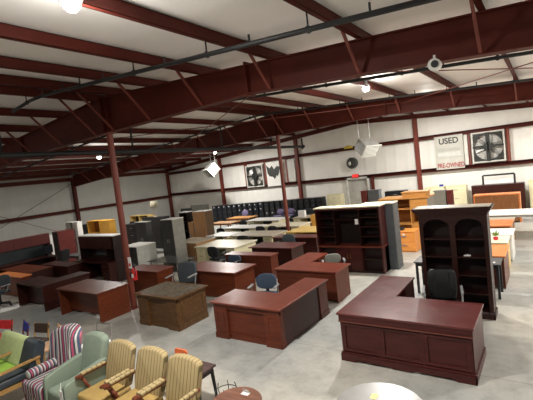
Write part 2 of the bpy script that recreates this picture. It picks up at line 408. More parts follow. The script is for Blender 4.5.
# ------------------------------------------------------------------ pipes, lamps, heaters, fans, sign
def branch_pipe(y, xa, xb, label, zr, sl):
    pz = lambda x: zr-sl*abs(x-RIDGE)
    t = thing('sprinkler_pipe', label, 'pipe', (0,0,0), 0, 'black pipes slung under the roof')
    pts = [(xa,y,pz(xa))]+([(RIDGE-.3,y,pz(RIDGE-.3)),(RIDGE+.3,y,pz(RIDGE+.3))] if xa < RIDGE < xb else [])+[(xb,y,pz(xb))]
    MB().path(pts, .036, 10).build('pipe_run', 'pipe', t, smooth=True)
    for x in PURL:
        if xa < x < xb and x > -20:
            h = MB(); h.tube((x,y,pz(x)),(x,y,roof(x)+.03),.012,6); h.tube((x,y-.02,pz(x)),(x,y+.02,pz(x)),.048,12)
            h.build('hanger', 'pipe', t)
            MB().tube((x+.8,y,pz(x+.8)),(x+.8,y,pz(x+.8)+.13),.016,6).build('sprinkler_head', 'pipe', t)
branch_pipe(4.62, -10.5, 2., 'black pipe along the roof in front of the nearest red rafter', 5.48, .082)
branch_pipe(8.6, -22., 2., 'black pipe under the roof just beyond the nearest red rafter', 5.43, .076)
branch_pipe(13.2, -24., 2., 'black pipe along the top of the second red rafter', 5.5, .072)
t = thing('main_pipe', 'thick black pipe running level from upper left to a capped end near the roof middle', 'pipe')
MB().tube((-11.4,-2,4.42),(-11.4,20.1,4.42),.075,12).build('pipe_run', 'pipe', t, smooth=True)
MB().tube((-11.4,20.1,4.42),(-11.4,20.25,4.42),.1,12).build('end_cap', 'pipe', t)
MB().tube((-11.4,20.12,4.26),(-11.4,20.12,4.9),.05,10).build('riser', 'pipe', t)
for y in (1., 4.6, 8.6, 13.2, 17):
    MB().tube((-11.4,y,4.42),(-11.4,y,roof(-11.4)+.03),.03,6).build('hanger', 'pipe', t)

def lamp(x, y, label, drop=.12, k=1.):
    z = roof(x)+.2-drop
    t = thing('high_bay_lamp', label, 'ceiling lamp', (x,y,z), 0, 'high bay lamps')
    MB().lathe([(.05,.1),(.06,.02),(.1,-.02),(.125,-.08),(.1,-.09)][::-1], 20).build('housing', 'silver', t, smooth=True)
    MB().lathe([(.0,-.2),(.05,-.19),(.085,-.155),(.1,-.11),(.095,-.085)], 20).build('lens', 'lamp', t, smooth=True)
    MB().tube((0,0,.1),(0,0,drop),.01,6).build('hanger', 'galv', t)
    ld = bpy.data.lights.new('lamp_light', 'AREA'); ld.shape = 'DISK'; ld.size = .22; ld.energy = LAMP_W*k; ld.color = (1., .965, .91)
    lo = bpy.data.objects.new('lamp_light', ld); COL.objects.link(lo); lo.parent = t; lo.location = (0,0,-.215)
    pd = bpy.data.lights.new('lamp_glow', 'POINT'); pd.shadow_soft_size = .09; pd.energy = LAMP_W*k*.22; pd.color = (1., .965, .91)
    po = bpy.data.objects.new('lamp_glow', pd); COL.objects.link(po); po.parent = t; po.location = (0,0,-.31)
    return t
LAMP_W = 520.
lamp(-4.0, 2.5, 'glaring lamp close overhead at the top left, nearest lamp')
lamp(-4.05, 11.1, 'lit lamp under the roof beyond the nearest rafter, on the right')
lamp(-17., 10.9, 'lit lamp just left of the near red column', .35, .6)
lamp(-17., 18.9, 'small distant lit lamp above the left hanging heater', .35, 1.2)
for x, y in ((-4.2,18.7),(2.6,2.45),(2.6,10.6),(2.6,18.7),(-17,2.45)):  # unseen, assumed lamps; the right-hand row is added to brighten that floor
    lamp(x, y, 'assumed high bay lamp, added unseen overhead', .12, .35 if x < -10 else (.6 if y < 5 else 1.25))

def heater(name, label, loc, rz, tilt):
    t = thing(name, label, 'heater', loc, rz, 'hanging unit heaters')
    R = Matrix.Rotation(tilt, 3, 'X')
    MB().obox((0,0,0),(.95,.66,.62),R).build('casing', 'galv', t, .02)
    mb = MB()
    for k in range(7): mb.obox(R @ Vector((0,-.38,-.24+.08*k)),(.86,.03,.02),R @ Matrix.Rotation(.5,3,'X'))
    mb.build('louvre', 'trimwhite', t)
    mb = MB(); mb.obox(R @ Vector((0,-.37,.32)),(1.0,.06,.05),R); mb.obox(R @ Vector((0,-.37,-.32)),(1.0,.06,.05),R)
    mb.obox(R @ Vector((.49,-.37,0)),(.05,.06,.64),R); mb.obox(R @ Vector((-.49,-.37,0)),(.05,.06,.64),R)
    mb.build('outlet_frame', 'trimwhite', t)
    top = roof(loc[0])-loc[2]+.03
    for sx in (-.36, .36): MB().tube((sx,.15,.2),(sx,.15,top),.012,6).build('hanger_rod', 'galv', t)
    MB().tube((.1,.3,0),(.1,.3,-.25),.03,8).build('motor_mount', 'darkfan', t)
heater('unit_heater', 'grey box heater hung from the roof in front of the exit door wall', (-7.35,19.5,3.88), math.radians(62), math.radians(42))
heater('unit_heater', 'pale box heater hung from the roof near the far left corner', (-18.2,19.7,3.80), math.radians(-25), math.radians(40))

def exhaust_fan(name, label, x0, x1, z0, z1, back):
    t = thing(name, label, 'fan', ((x0+x1)/2, YB-.26, (z0+z1)/2), 0, 'exhaust fans in the end wall')
    w, h = (x1-x0)/2, (z1-z0)/2
    fr = MB(); fr.box(-w,w,-.06,.2,h-.07,h); fr.box(-w,w,-.06,.2,-h,-h+.07); fr.box(-w,-w+.07,-.06,.2,-h+.07,h-.07); fr.box(w-.07,w,-.06,.2,-h+.07,h-.07)
    fr.build('frame', 'trimwhite', t)
    sh = MB()
    for k in range(14): 
        z = -h+.09+k*(2*h-.18)/14
        sh.box(-w+.07,w-.07,.14,.16,z,z+(2*h-.18)/14-.014)
    sh.build('shutter', back, t)
    ring = MB(); n = 36; r = min(w,h)-.09                       # orifice plate with a round opening
    cs = [(math.cos(2*PI*i/n), math.sin(2*PI*i/n)) for i in range(n)]
    W, Hh = w-.07, h-.07
    def edge(c, s):
        k = min(W/abs(c) if abs(c) > 1e-6 else 9e9, Hh/abs(s) if abs(s) > 1e-6 else 9e9); return (c*k, s*k)
    for i in range(n):
        a, b = cs[i], cs[(i+1)%n]; e1, e2 = edge(*a), edge(*b)
        ring.slab([(a[0]*r,a[1]*r),(b[0]*r,b[1]*r),e2,e1], .0, .02)
    ring.build('orifice_plate', 'darkfan', t)
    bl = MB()
    for k in range(6):
        a = 2*PI*k/6+.3
        R = Matrix.Rotation(-a, 3, 'Y') @ Matrix.Rotation(.45, 3, 'X')
        bl.obox(R @ Vector((r*.52,.0,0))+Vector((0,.08,0)), (r*.86,.012,.17), R)
    bl.build('blade', 'galv', t)
    m = MB(); m.tube((0,-.1,0),(0,.12,0),.22,16); m.build('motor', 'darkfan', t)
    b2 = MB(); b2.box(-.09,.09,-.08,-.03,-h+.05,h-.05); b2.box(-.028,.028,-.1,-.05,-.3,.3); b2.box(-w+.05,w-.05,-.06,-.03,-.02,.08)
    b2.build('motor_bracket', 'darkfan', t)
    return t
exhaust_fan('exhaust_fan', 'square exhaust fan right of the sale banner', -3.06, -1.62, 2.42, 3.93, 'shutter')
exhaust_fan('exhaust_fan', 'square exhaust fan high on the end wall, left of the dark-patterned white panel', -17.45, -15.98, 2.26, 3.78, 'shutter')
t = thing('wall_panel', 'white square wall panel with a jagged dark patch, right of the left exhaust fan', 'panel', (-15.1, YB-.24, 3.05))
MB().box(-.6,.6,-.02,.02,-.84,.8).build('board', 'white', t)
MB().slab([(-.58,.62),(-.3,.38),(-.12,.55),(.05,.3),(.3,.5),(.52,.42),(.42,.0),(.3,-.2),(.2,-.12),(.05,-.38),(-.12,-.2),(-.36,-.16),(-.5,.05)], -.027, -.02).build('dark_patch', 'darkfan', t)
tag(MB().box(-14.0,-13.45,YB-.22,YB-.18,2.4,3.86).build('wall_sheet', 'trimwhite'), 'narrow pale sheet fixed between the girts right of the dark-patterned white panel', 'panel')

t = thing('wall_fan', 'round dark circulating fan on the end wall above the exit door', 'fan', (-9.45, YB-.35, 3.15))
MB().tube((0,.0,0),(0,.2,0),.33,24).build('drum', 'darkfan', t, .02)
mb = MB()
for r in (.1,.18,.26,.33):
    n = 24
    for i in range(n): mb.tube((r*math.cos(2*PI*i/n),-.03,r*math.sin(2*PI*i/n)),(r*math.cos(2*PI*(i+1)/n),-.03,r*math.sin(2*PI*(i+1)/n)),.007,5)
mb.build('guard', 'galv', t)
MB().ball((-.1,-.05,-.02),(.09,.04,.12)).build('hub', 'trimwhite', t, smooth=True)
MB().tube((0,.2,0),(0,.33,0),.05,8).build('mount', 'darkfan', t)
tag(MB().box(-9.85,-9.35,YB-.3,YB-.16,4.03,4.13).ball((-9.6,YB-.23,4.14),(.2,.08,.07)).build('emergency_light', plain('yellow_plastic', (.62,.45,.05), .5)), 'small yellow emergency light on the upper girt above the round wall fan', 'light')
t = thing('exit_sign', 'lit red exit sign above the grey exit door', 'sign', (-9.33, YB-.27, 2.36))
MB().box(-.2,.2,0,.05,-.11,.11).build('housing', plain('red_sign_housing', (.5,.03,.03), .5), t)

def text(body, size, mat, name, parent, loc, rot, width=None, depth=.004):
    cu = bpy.data.curves.new(name, 'FONT'); cu.body = body; cu.size = size; cu.extrude = depth; cu.offset = size*.022; cu.align_x = 'CENTER'; cu.align_y = 'CENTER'
    tmp = bpy.data.objects.new('tmp_text', cu); COL.objects.link(tmp)
    dg = bpy.context.evaluated_depsgraph_get(); dg.update()
    me = bpy.data.meshes.new_from_object(tmp.evaluated_get(dg)); bpy.data.objects.remove(tmp)
    me.name = name; me.materials.clear(); me.materials.append(M[mat])
    xs = [v.co.x for v in me.vertices]; w = max(xs)-min(xs)
    if width: 
        for v in me.vertices: v.co.x *= width/w
    o = bpy.data.objects.new(name, me); COL.objects.link(o); o.parent = parent; o.location = loc; o.rotation_euler = rot
    return o
UP = (PI/2, 0, 0)
text('EXIT', .2, 'exit', 'lettering', t, (0,-.004,0), UP, .34)

t = thing('banner', 'large off-white banner reading USED and PRE-OWNED on the end wall', 'sign', (-4.12, YB-.222, 3.12))
MB().slab([(-.68,-.86),(.68,-.86),(.68,.86),(-.68,.86)], 0, .022).build('sheet', 'sign', t)
text('USED', .42, 'signblack', 'lettering', t, (.0,-.004,.58), UP, .92, .005)
text('PRE-OWNED', .34, 'signred', 'lettering', t, (.03,-.004,-.68), UP, 1.28, .005)
mb = MB(); mb.box(-.6,.6,-.006,0,-.28,-.265); mb.box(-.6,.6,-.006,0,.215,.23); mb.box(-.6,-.585,-.006,0,-.28,.23); mb.box(.585,.6,-.006,0,-.28,.23)
mb.build('printed_border', 'signgrey', t)
text('OFFICE FURNITURE', .14, 'signgrey', 'lettering', t, (0,-.004,.12), UP, 1.05)
text('WAREHOUSE', .25, 'signpale', 'lettering', t, (0,-.004,-.1), UP, 1.1)
tag(MB().box(-3.4,-3.24,YB-.28,YB-.05,2.4,3.9).build('wall_conduit_box', 'trimwhite'), 'narrow pale upright duct between the banner and the right exhaust fan', 'duct')

t = thing('ceiling_speaker', 'round white and black speaker under the nearest rafter', 'speaker', (-1.22, 6.15, 4.42))
MB().tube((0,-.07,0),(0,.06,0),.085,20).build('shell', 'white', t, .01)
MB().tube((.015,-.09,0),(.015,-.07,0),.05,16).build('cone', 'blackplastic', t)
MB().tube((0,.0,.06),(0,.0,.08),.02,8).box(-.015,.015,.0,.03,.08,.14).build('mount', 'white', t)

# fire extinguisher on the near column
t = thing('fire_extinguisher', 'red fire extinguisher hung on the near red column', 'fire extinguisher', (-9.05, 6.33, .78))
MB().lathe([(.06,0),(.065,.02),(.065,.25),(.045,.3),(.022,.33)], 16).build('cylinder', 'red', t, smooth=True)
MB().tube((0,0,.33),(0,0,.38),.02,8).box(-.02,.1,-.015,.015,.38,.4).box(-.02,.08,-.015,.015,.415,.43).build('valve', 'blackplastic', t)
MB().path([(.02,0,.36),(.08,-.03,.33),(.09,-.03,.1)], .013, 6).build('hose', 'blackplastic', t)
MB().box(-.04,.04,-.07,-.064,.08,.18).build('label_plate', 'paper', t)
MB().box(-.18,-.04,-.02,.05,.08,.2).build('bracket', 'blackplastic', t)
t = thing('extinguisher_notice', 'white fire extinguisher notice on the near red column', 'sign', (-9.08, 6.27, 1.27))
MB().box(-.06,.06,-.02,-.01,-.16,.14).build('plate', 'paper', t)
MB().box(-.04,.04,-.024,-.02,-.1,-.02).build('printed_mark', 'red', t)
MB().box(-.06,.02,-.01,.02,-.02,.02).build('bracket', 'galv', t)

# ------------------------------------------------------------------ furniture makers
def frame_panel(mb, a0, a1, z0, z1, y, w=.05, d=.014, axis='x', sgn=-1):
    """a raised moulding frame standing proud of a face"""
    for (p0,p1,q0,q1) in ((a0,a1,z1-w,z1),(a0,a1,z0,z0+w),(a0,a0+w,z0+w,z1-w),(a1-w,a1,z0+w,z1-w)):
        if axis == 'x': mb.box(p0,p1,min(y,y+sgn*d),max(y,y+sgn*d),q0,q1)
        else: mb.box(min(y,y+sgn*d),max(y,y+sgn*d),p0,p1,q0,q1)

def pedestal(t, x0, x1, y0, y1, z0, z1, mat, side, n=3, hmat='brass'):
    """drawer pedestal; drawers open towards side*y"""
    box('pedestal', mat, t, x0, x1, y0, y1, z0, z1)
    yf = y1 if side > 0 else y0
    hh = (z1-z0-.04)/n
    for k in range(n):
        za = z0+.03+k*hh
        d = box('drawer', mat, t, x0+.02, x1-.02, min(yf,yf+side*.018), max(yf,yf+side*.018), za, za+hh-.015)
        xm = (x0+x1)/2; yy = yf+side*.018
        box('handle', hmat, d, xm-.06, xm+.06, min(yy,yy+side*.02), max(yy,yy+side*.02), za+hh*.5, za+hh*.5+.015)

def desk(name, label, x0, x1, y0, y1, mat, topmat, style='plain', h=.75, ret=None, flip=False, group=None, over=.03, top_t=.035, hmat='brass', cat='desk', sidemat=None, shade_modmat=None):
    cx, cy = (x0+x1)/2, (y0+y1)/2
    t = thing(name, label, cat, (cx,cy,0), PI if flip else 0, group)
    w, d = (x1-x0)/2, (y1-y0)/2
    zt = h-top_t
    # top (L-shaped when the desk has a return)
    if ret:
        s, rw, ry = ret; ry -= cy
        if s == 'R': poly = [(-w,-d),(w,-d),(w,ry),(w-rw,ry),(w-rw,d),(-w,d)]
        else: poly = [(-w,-d),(w,-d),(w,d),(-w+rw,d),(-w+rw,ry),(-w,ry)]
    else: poly = [(-w,-d),(w,-d),(w,d),(-w,d)]
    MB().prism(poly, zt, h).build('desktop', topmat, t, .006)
    W = w-over; D = d-over
    if style == 'executive':
        box('front_panel', mat, t, -W+.02, W-.02, -D+.03, -D+.06, .06, zt)
        mb = MB(); mb.box(-W-.005,W+.005,-D-.012,-D+.03,zt-.095,zt-.002); mb.build('frieze', mat, t, .006)
        mb = MB(); mb.box(-W-.012,W+.012,-D-.022,-D+.02,zt-.115,zt-.095); mb.build('bead_moulding', 'beadwood', t, .006)
        mb = MB(); n = 3; pw = (2*W-.04)/n
        for k in range(n):
            a = -W+.02+k*pw; frame_panel(mb, a+.02, a+pw-.02, .16, zt-.135, -D+.03, .045, .022)
            mb.box(a-.02 if k else a, a+.02, -D+.008, -D+.03, .1, zt-.115)
        mb.box(W-.04,W-.02,-D+.008,-D+.03,.1,zt-.115); mb.build('panel_moulding', mat, t, .004)
        mb = MB(); mb.slab([(-W-.02,0),(-W+.22,0),(-W+.28,.035),(-.2,.035),(-.14,.012),(.14,.012),(.2,.035),(W-.28,.035),(W-.22,0),(W+.02,0),(W+.02,.12),(-W-.02,.12)], -D-.025, -D+.03)
        mb.build('base_moulding', mat, t, .004)
        mb = MB(); mb.box(-W-.012,W+.012,-D-.012,-D+.03,.12,.145); mb.build('base_bead', mat, t, .006)
        for s in (-1, 1):
            if ret and ((s > 0) == (ret[0] == 'R')): continue
            box('side_panel', mat, t, min(s*W,s*(W-.03)), max(s*W,s*(W-.03)), -D+.03, D, .0, zt)
            mb = MB(); mb.box(min(s*W,s*(W+.02)), max(s*W,s*(W+.02)), -D-.025, D, 0, .12); mb.build('side_base', mat, t, .004)
            mb = MB(); mb.box(min(s*W,s*(W+.01)), max(s*W,s*(W+.01)), -D-.01, D, zt-.1, zt); mb.build('side_frieze', mat, t, .004)
    elif style == 'pilaster':
        box('front_panel', mat, t, -W+.1, W-.1, -D+.06, -D+.09, .05, zt)
        for s in (-1, 1):
            a, b = sorted((s*W, s*(W-.34)))
            o = box('pilaster', mat, t, a, b, -D, -D+.12, 0, zt-.0, .004)
            mb = MB(); frame_panel(mb, a+.07, b-.07, .2, zt-.16, -D, .018, .008); mb.build('pilaster_moulding', mat, o)
            mb = MB(); mb.box(a-.012,b+.012,-D-.014,-D+.12,0,.11); mb.build('plinth', mat, o, .004)
        mb = MB(); mb.box(-W+.33,W-.33,-D+.035,-D+.06,.0,.12); mb.build('base_board', mat, t, .004)
        mb = MB(); mb.box(-W,W,-D+.01,-D+.06,zt-.1,zt-.002); mb.build('apron', mat, t)
    elif style == 'recess':
        box('modesty_panel', mat, t, -W+.02, W-.02, -D+.26, -D+.285, .08, zt)
    elif style == 'plain':
        box('modesty_panel', shade_modmat or mat, t, -W+.02, W-.02, -D+.02, -D+.045, .04, zt)
    elif style == 'open':
        box('modesty_panel', mat, t, -W+.02, W-.02, -D+.03, -D+.055, .3, zt)
    if style != 'executive':
        for s in (-1, 1):
            y_end = D
            if ret and ((s > 0) == (ret[0] == 'R')): y_end = ret[2]-cy-over
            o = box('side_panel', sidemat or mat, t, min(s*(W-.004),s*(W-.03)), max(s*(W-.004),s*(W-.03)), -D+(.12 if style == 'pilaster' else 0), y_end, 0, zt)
            if style == 'pilaster':
                mb = MB(); a = W-.004 if s > 0 else -W+.004
                if not ret or y_end == D: frame_panel(mb, -D+.14, y_end-.08, .18, zt-.08, a, .05, .01, 'y', s)
                mb.box(min(a,a+s*.014), max(a,a+s*.014), -D-.014, y_end if y_end == D else -D+.13, 0, .11)
                mb.build('side_moulding', mat, o, .003)
                if y_end != D:          # end block of the return
                    e = box('pilaster', mat, t, min(a,a+s*.02), max(a,a+s*.02), y_end-.36, y_end, 0, zt, .004)
                    box('plinth', mat, e, min(a,a+s*.034), max(a,a+s*.034), y_end-.37, y_end+.012, 0, .11)
    py0 = -D+(.31 if style == 'recess' else .15)
    pw = min(.42, W*.42)
    if not (ret and ret[0] == 'L'): pedestal(t, -W+.032, -W+.032+pw, py0, D-.03, .02, zt, mat, 1, 3, hmat)
    if not (ret and ret[0] == 'R'): pedestal(t, W-.032-pw, W-.032, py0, D-.03, .02, zt, mat, 1, 3, hmat)
    if ret:
        s, rw, ry = ret; ry -= cy
        a, b = (W-rw+.06, W-.032) if s == 'R' else (-W+.032, -W+rw-.06)
        pedestal(t, a, b, ry-.55, ry-over, .02, zt, mat, 1, 3, hmat)
        box('return_panel', mat, t, min(a,b), max(a,b), ry-.58, ry-.55, .02, zt)
        if s == 'L' and style == 'executive':
            box('return_side_panel', mat, t, -W, -W+.03, -D+.03, ry-over, 0, zt)
            MB().box(-W-.02,-W,-D-.025,ry-over,0,.12).build('side_base', mat, t, .004)
            MB().box(-W-.01,-W,-D,ry-over,zt-.1,zt).build('side_frieze', mat, t, .004)
            box('end_panel', mat, t, -W+.03, -W+rw-.05, ry-over-.02, ry-over, 0, zt)
    return t
M['beadwood'] = wood('rubbed_moulding', (.17, .055, .04), (.11, .03, .022), .3)

def shelf_unit(name, label, x0, x1, y0, y1, z1, mat, bays=1, shelves=4, z0=.0, cat='bookcase', group=None, flip=0., inside='inside', topmat=None, doors=0, over=.0, hmat='silver'):
    cx, cy = (x0+x1)/2, (y0+y1)/2; w, d = (x1-x0)/2, (y1-y0)/2
    t = thing(name, label, cat, (cx,cy,0), flip, group); th = .03
    for s in (-1, 1): box('side_panel', mat, t, min(s*w,s*(w-th)), max(s*w,s*(w-th)), -d, d, z0, z1-th)
    box('top', topmat or mat, t, -w-over, w+over, -d-over, d, z1-th, z1)
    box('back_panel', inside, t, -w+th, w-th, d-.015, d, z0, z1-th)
    bw = (2*w-th)/bays
    for k in range(1, bays): box('divider', mat, t, -w+k*bw, -w+k*bw+th, -d+.005, d-.015, z0+.08, z1-th)
    for k in range(bays):
        for j in range(shelves):
            zz = z0+.08+j*(z1-z0-.11)/shelves
            box('shelf', mat, t, -w+th+k*bw, -w+(k+1)*bw, -d+.01, d-.015, zz-.022, zz)
    box('kick_board', mat, t, -w+th, w-th, -d+.02, -d+.04, z0, z0+.06)
    return t

def cupboard(name, label, x0, x1, y0, y1, z1, mat, doors=2, topmat=None, group=None, rz=0., cat='cabinet', hmat='silver', drawers=0, doormat=None):
    cx, cy = (x0+x1)/2, (y0+y1)/2; w, d = (x1-x0)/2, (y1-y0)/2
    t = thing(name, label, cat, (cx,cy,0), rz, group)
    box('body', mat, t, -w, w, -d+.02, d, .0, z1-.025)
    box('top', topmat or mat, t, -w-.008, w+.008, -d, d+.004, z1-.025, z1)
    dm = doormat or mat
    if drawers:
        hh = (z1-.1)/drawers
        for k in range(drawers):
            za = .05+k*hh
            o = box('drawer', dm, t, -w+.012, w-.012, -d, -d+.02, za, za+hh-.012, .003)
            box('handle', hmat, o, -.09, .09, -d-.022, -d, za+hh*.6, za+hh*.6+.022)
            box('label_holder', 'paper' if random.random() < .15 else mat, o, -.035, .035, -d-.006, -d, za+hh*.76, za+hh*.76+.045)
    else:
        dw = (2*w-.01)/doors
        for k in range(doors):
            a = -w+.005+k*dw
            o = box('door', dm, t, a+.003, a+dw-.003, -d, -d+.02, .05, z1-.03, .003)
            hx = a+dw-.05 if (k % 2 == 0 and doors > 1) else a+.05
            box('handle', hmat, o, hx-.012, hx+.012, -d-.025, -d, z1*.5, z1*.5+.14)
    return t

def office_chair(name, label, loc, rz, fabric, top=.9, width=.46, arm='silver', style='task', group='office chairs', cat='chair', arms=True, aw=.03):
    """faces -y"""
    t = thing(name, label, cat, loc, rz, group)
    mb = MB()
    for k in range(5):
        a = 2*PI*k/5+.3; mb.tube((0,0,.11),(.29*math.cos(a),.29*math.sin(a),.075),.026,8,.018)
    mb.lathe([(.04,.08),(.045,.16)], 12); mb.build('star_base', 'blackplastic', t, smooth=False)
    for k in range(5):
        a = 2*PI*k/5+.3; x, y = .29*math.cos(a), .29*math.sin(a)
        MB().tube((x-.02,y,.03),(x+.02,y,.03),.03,12).tube((x,y,.03),(x,y,.075),.01,6).build('caster', 'blackplastic', t)
    MB().tube((0,0,.12),(0,0,.42),.025,12).build('gas_lift', 'blackplastic', t)
    w = width/2
    MB().box(-w-.01,w+.01,-.24,.22,.42,.5).build('seat', fabric, t, .035, 4, True)
    zb, zt = .54, top
    if style == 'task':
        n = 20; zc, rz_ = (zb+zt)/2, (zt-zb)/2
        poly = [(w*math.copysign(abs(math.cos(a))**.7, math.cos(a)), zc+rz_*math.copysign(abs(math.sin(a))**.7, math.sin(a))) for a in [2*PI*i/n for i in range(n)]]
        f = lambda x, z: .2+.10*(z-zb)-.35*x*x
        MB().slab(poly, f, lambda x, z: f(x,z)+.06).build('backrest', fabric, t, .02, 3, True)
    else:
        poly = [(-w*.86,zb-.02),(w*.86,zb-.02),(w,zb+.15),(w,zt-.14),(w*.93,zt-.04),(w*.7,zt-.005),(0,zt+.01),(-w*.7,zt-.005),(-w*.93,zt-.04),(-w,zt-.14),(-w,zb+.15)]
        f = lambda x, z: .19+.16*(z-zb)-.25*x*x
        b = MB().slab(poly, f, lambda x, z: f(x,z)+.09).build('backrest', fabric, t, .03, 3, True)
        mb = MB()
        for s in (-1,1): mb.slab([(s*w*.5-.012,zb+.05),(s*w*.5+.012,zb+.05),(s*w*.5+.012,zt-.05),(s*w*.5-.012,zt-.05)], lambda x,z: f(x,z)-.012, lambda x,z: f(x,z)+.02)
        mb.slab([(-w*.48,(zb+zt)/2+.03),(w*.48,(zb+zt)/2+.03),(w*.48,(zb+zt)/2+.055),(-w*.48,(zb+zt)/2+.055)], lambda x,z: f(x,z)-.012, lambda x,z: f(x,z)+.02)
        mb.build('seam_piping', fabric, b)
    MB().slab([(-.035,.46),(.035,.46),(.035,zb+.2),(-.035,zb+.2)], lambda x,z: .23+.1*(z-.46), lambda x,z: .26+.1*(z-.46)).build('back_bracket', 'blackplastic', t)
    if arms:
        for s in (-1, 1):
            ah = .765 if style == 'exec' else .655
            MB().path([(s*w,0,.45),(s*(w+.06),.02,.5),(s*(w+.07),.08,ah-.015),(s*(w+.06),.18,ah+.005)], .016, 8).build('arm_support', arm, t)
            MB().box(s*(w+.06)-aw,s*(w+.06)+aw,-.27 if style == 'exec' else -.16,.16,ah,ah+aw).build('armrest', arm, t, .012)
    return t

def fold_table(name, label, x0, x1, y0, y1, h, topmat, legmat, group=None, cat='table', th=.03, lw=.05):
    cx, cy = (x0+x1)/2, (y0+y1)/2; w, d = (x1-x0)/2, (y1-y0)/2
    t = thing(name, label, cat, (cx,cy,0), 0, group)
    box('tabletop', topmat, t, -w, w, -d, d, h-th, h, .004)
    for sx in (-1,1):
        for sy in (-1,1):
            a, b = sx*(w-.03-lw/2), sy*(d-.03-lw/2); box('leg', legmat, t, a-lw/2, a+lw/2, b-lw/2, b+lw/2, 0, h-th)
    mb = MB(); mb.box(-w+.06,w-.06,-d+.05,-d+.07,h-.11,h-th); mb.box(-w+.06,w-.06,d-.07,d-.05,h-.11,h-th); mb.build('apron', legmat, t)
    return t

M['tealglass'] = plain('smoked_teal_panel', (.028,.042,.048), .45)
M['orangebright'] = wood('bright_orange_laminate', (.85,.36,.09), (.72,.27,.06), .4)
M['tandark'] = wood('dark_tan_side', (.13,.075,.04), (.08,.045,.022), .42, 'z')
# ------------------------------------------------------------------ nearest row of desks
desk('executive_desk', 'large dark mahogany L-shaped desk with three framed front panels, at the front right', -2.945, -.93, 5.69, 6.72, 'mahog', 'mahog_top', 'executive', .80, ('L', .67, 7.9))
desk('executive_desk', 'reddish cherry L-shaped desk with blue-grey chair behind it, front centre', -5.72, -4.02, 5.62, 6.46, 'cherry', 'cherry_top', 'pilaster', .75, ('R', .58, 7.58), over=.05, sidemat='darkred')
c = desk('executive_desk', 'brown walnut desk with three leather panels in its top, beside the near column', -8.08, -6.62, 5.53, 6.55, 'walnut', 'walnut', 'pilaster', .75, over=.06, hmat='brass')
mb = MB(); mb.box(-.68,.68,-.46,.46,.75,.754); 
for k, (a, b) in enumerate(((-.66,-.24),(-.2,.2),(.24,.66))): box('leather_inlay', 'leather_brown', c, a, b, -.42, .42, .748, .753)
desk('office_desk', 'red-brown desk with recessed front panel, just left of the near column', -11.02, -9.08, 5.22, 6.15, 'redwood', 'redwood', 'recess', .75, over=.03)
desk('executive_desk', 'dark maroon L-shaped desk left of the red-brown desk, recessed front', -13.5, -11.8, 5.2, 5.96, 'darkred', 'darkred', 'recess', .75, ('R', .6, 6.7), over=.03)
desk('credenza', 'orange-red narrow desk at the left edge beside the office chair', -16.0, -14.2, 5.66, 6.04, 'redwood', 'orange', 'plain', .75, cat='desk')
desk('office_desk', 'dark brown desk behind the orange-red narrow desk at far left', -16.9, -14.62, 6.12, 6.95, 'darkred', 'redwood', 'plain', .75)

# hutch along the left, facing the aisle
t = thing('hutch_desk', 'long maroon desk with overhead hutch along the far left side', 'desk', (-17.75, 7.0, 0), PI/2)
box('desktop', 'darkred', t, -1.45, 1.45, -.45, .3, .72, .755)
for s in (-1, 1): box('side_panel', 'maroon', t, min(s*1.45,s*1.42), max(s*1.45,s*1.42), -.43, .3, 0, .72)
box('back_panel', 'inside', t, -1.42, 1.42, .28, .3, .0, 1.66)
for s in (-1, 1): box('hutch_side', 'maroon', t, min(s*1.45,s*1.42), max(s*1.45,s*1.42), -.05, .3, .755, 1.66)
box('hutch_top', 'maroon', t, -1.46, 1.46, -.06, .3, 1.66, 1.69)
box('hutch_shelf', 'maroon', t, -1.42, 1.42, -.05, .28, 1.27, 1.29)
for k in range(4): box('door', 'maroon', t, -1.42+k*.71+.004, -1.42+(k+1)*.71-.004, -.07, -.05, 1.28, 1.66)
box('glass_back', 'tealglass', t, -1.42, 1.42, .26, .28, .76, 1.26)
pedestal(t, -1.42, -1.0, -.4, .26, .02, .72, 'maroon', -1)
t = thing('office_partition', 'tall black panel with a white edge beside the glossy maroon wardrobe', 'partition', (-18.75, 8.9, 0))
box('panel', 'blackboard', t, -.25, .2, -.05, .05, 0, 1.5); box('edge_trim', 'white', t, .2, .26, -.06, .06, 0, 1.52)
t = thing('monitor', 'black monitor with pale edge on the long maroon hutch desk', 'monitor', (-17.42, 8.2, .755), PI/2+.5)
box('screen', 'screen', t, -.26, .26, -.02, .02, .12, .46); box('bezel', 'white', t, .25, .275, -.03, .03, .1, .48)
MB().box(-.04,.04,.0,.03,.02,.2).box(-.12,.12,-.1,.1,0,.02).build('stand', 'blackplastic', t)

# ------------------------------------------------------------------ second row
desk('office_desk', 'small red-brown desk right behind the fire extinguisher column', -10.75, -9.25, 7.2, 7.85, 'redwood', 'cherry_top', 'plain', .75)
t = thing('glass_desk', 'desk with smoky black glass top behind the small red-brown desk', 'desk', (-10.15, 8.55, 0))
box('desktop', 'blackglass', t, -.75, .75, -.38, .38, .735, .75)
box('modesty_panel', 'greyge', t, -.66, .66, .2, .22, .25, .72)
for sx in (-1,1):
    for sy in (-1,1): MB().tube((sx*.68,sy*.3,0),(sx*.68,sy*.3,.735),.025,10).build('leg', 'chrome', t)
box('side_panel', 'greyge', t, .55, .57, -.3, .3, .02, .72)
desk('office_desk', 'cherry desk behind the brown walnut desk and the reddish L-shaped desk', -8.65, -6.65, 7.54, 8.5, 'redwood', 'cherry_top', 'plain', .75, over=.06)
desk('credenza', 'narrow cherry credenza behind the wide cherry desk with the low round chair', -8.6, -6.78, 9.38, 9.82, 'cherry', 'cherry_top', 'plain', .75)
desk('office_desk', 'dark glossy mahogany desk behind the narrow cherry credenza', -8.42, -6.68, 10.42, 11.32, 'darkred', 'mahog_top', 'plain', .75, over=.08)
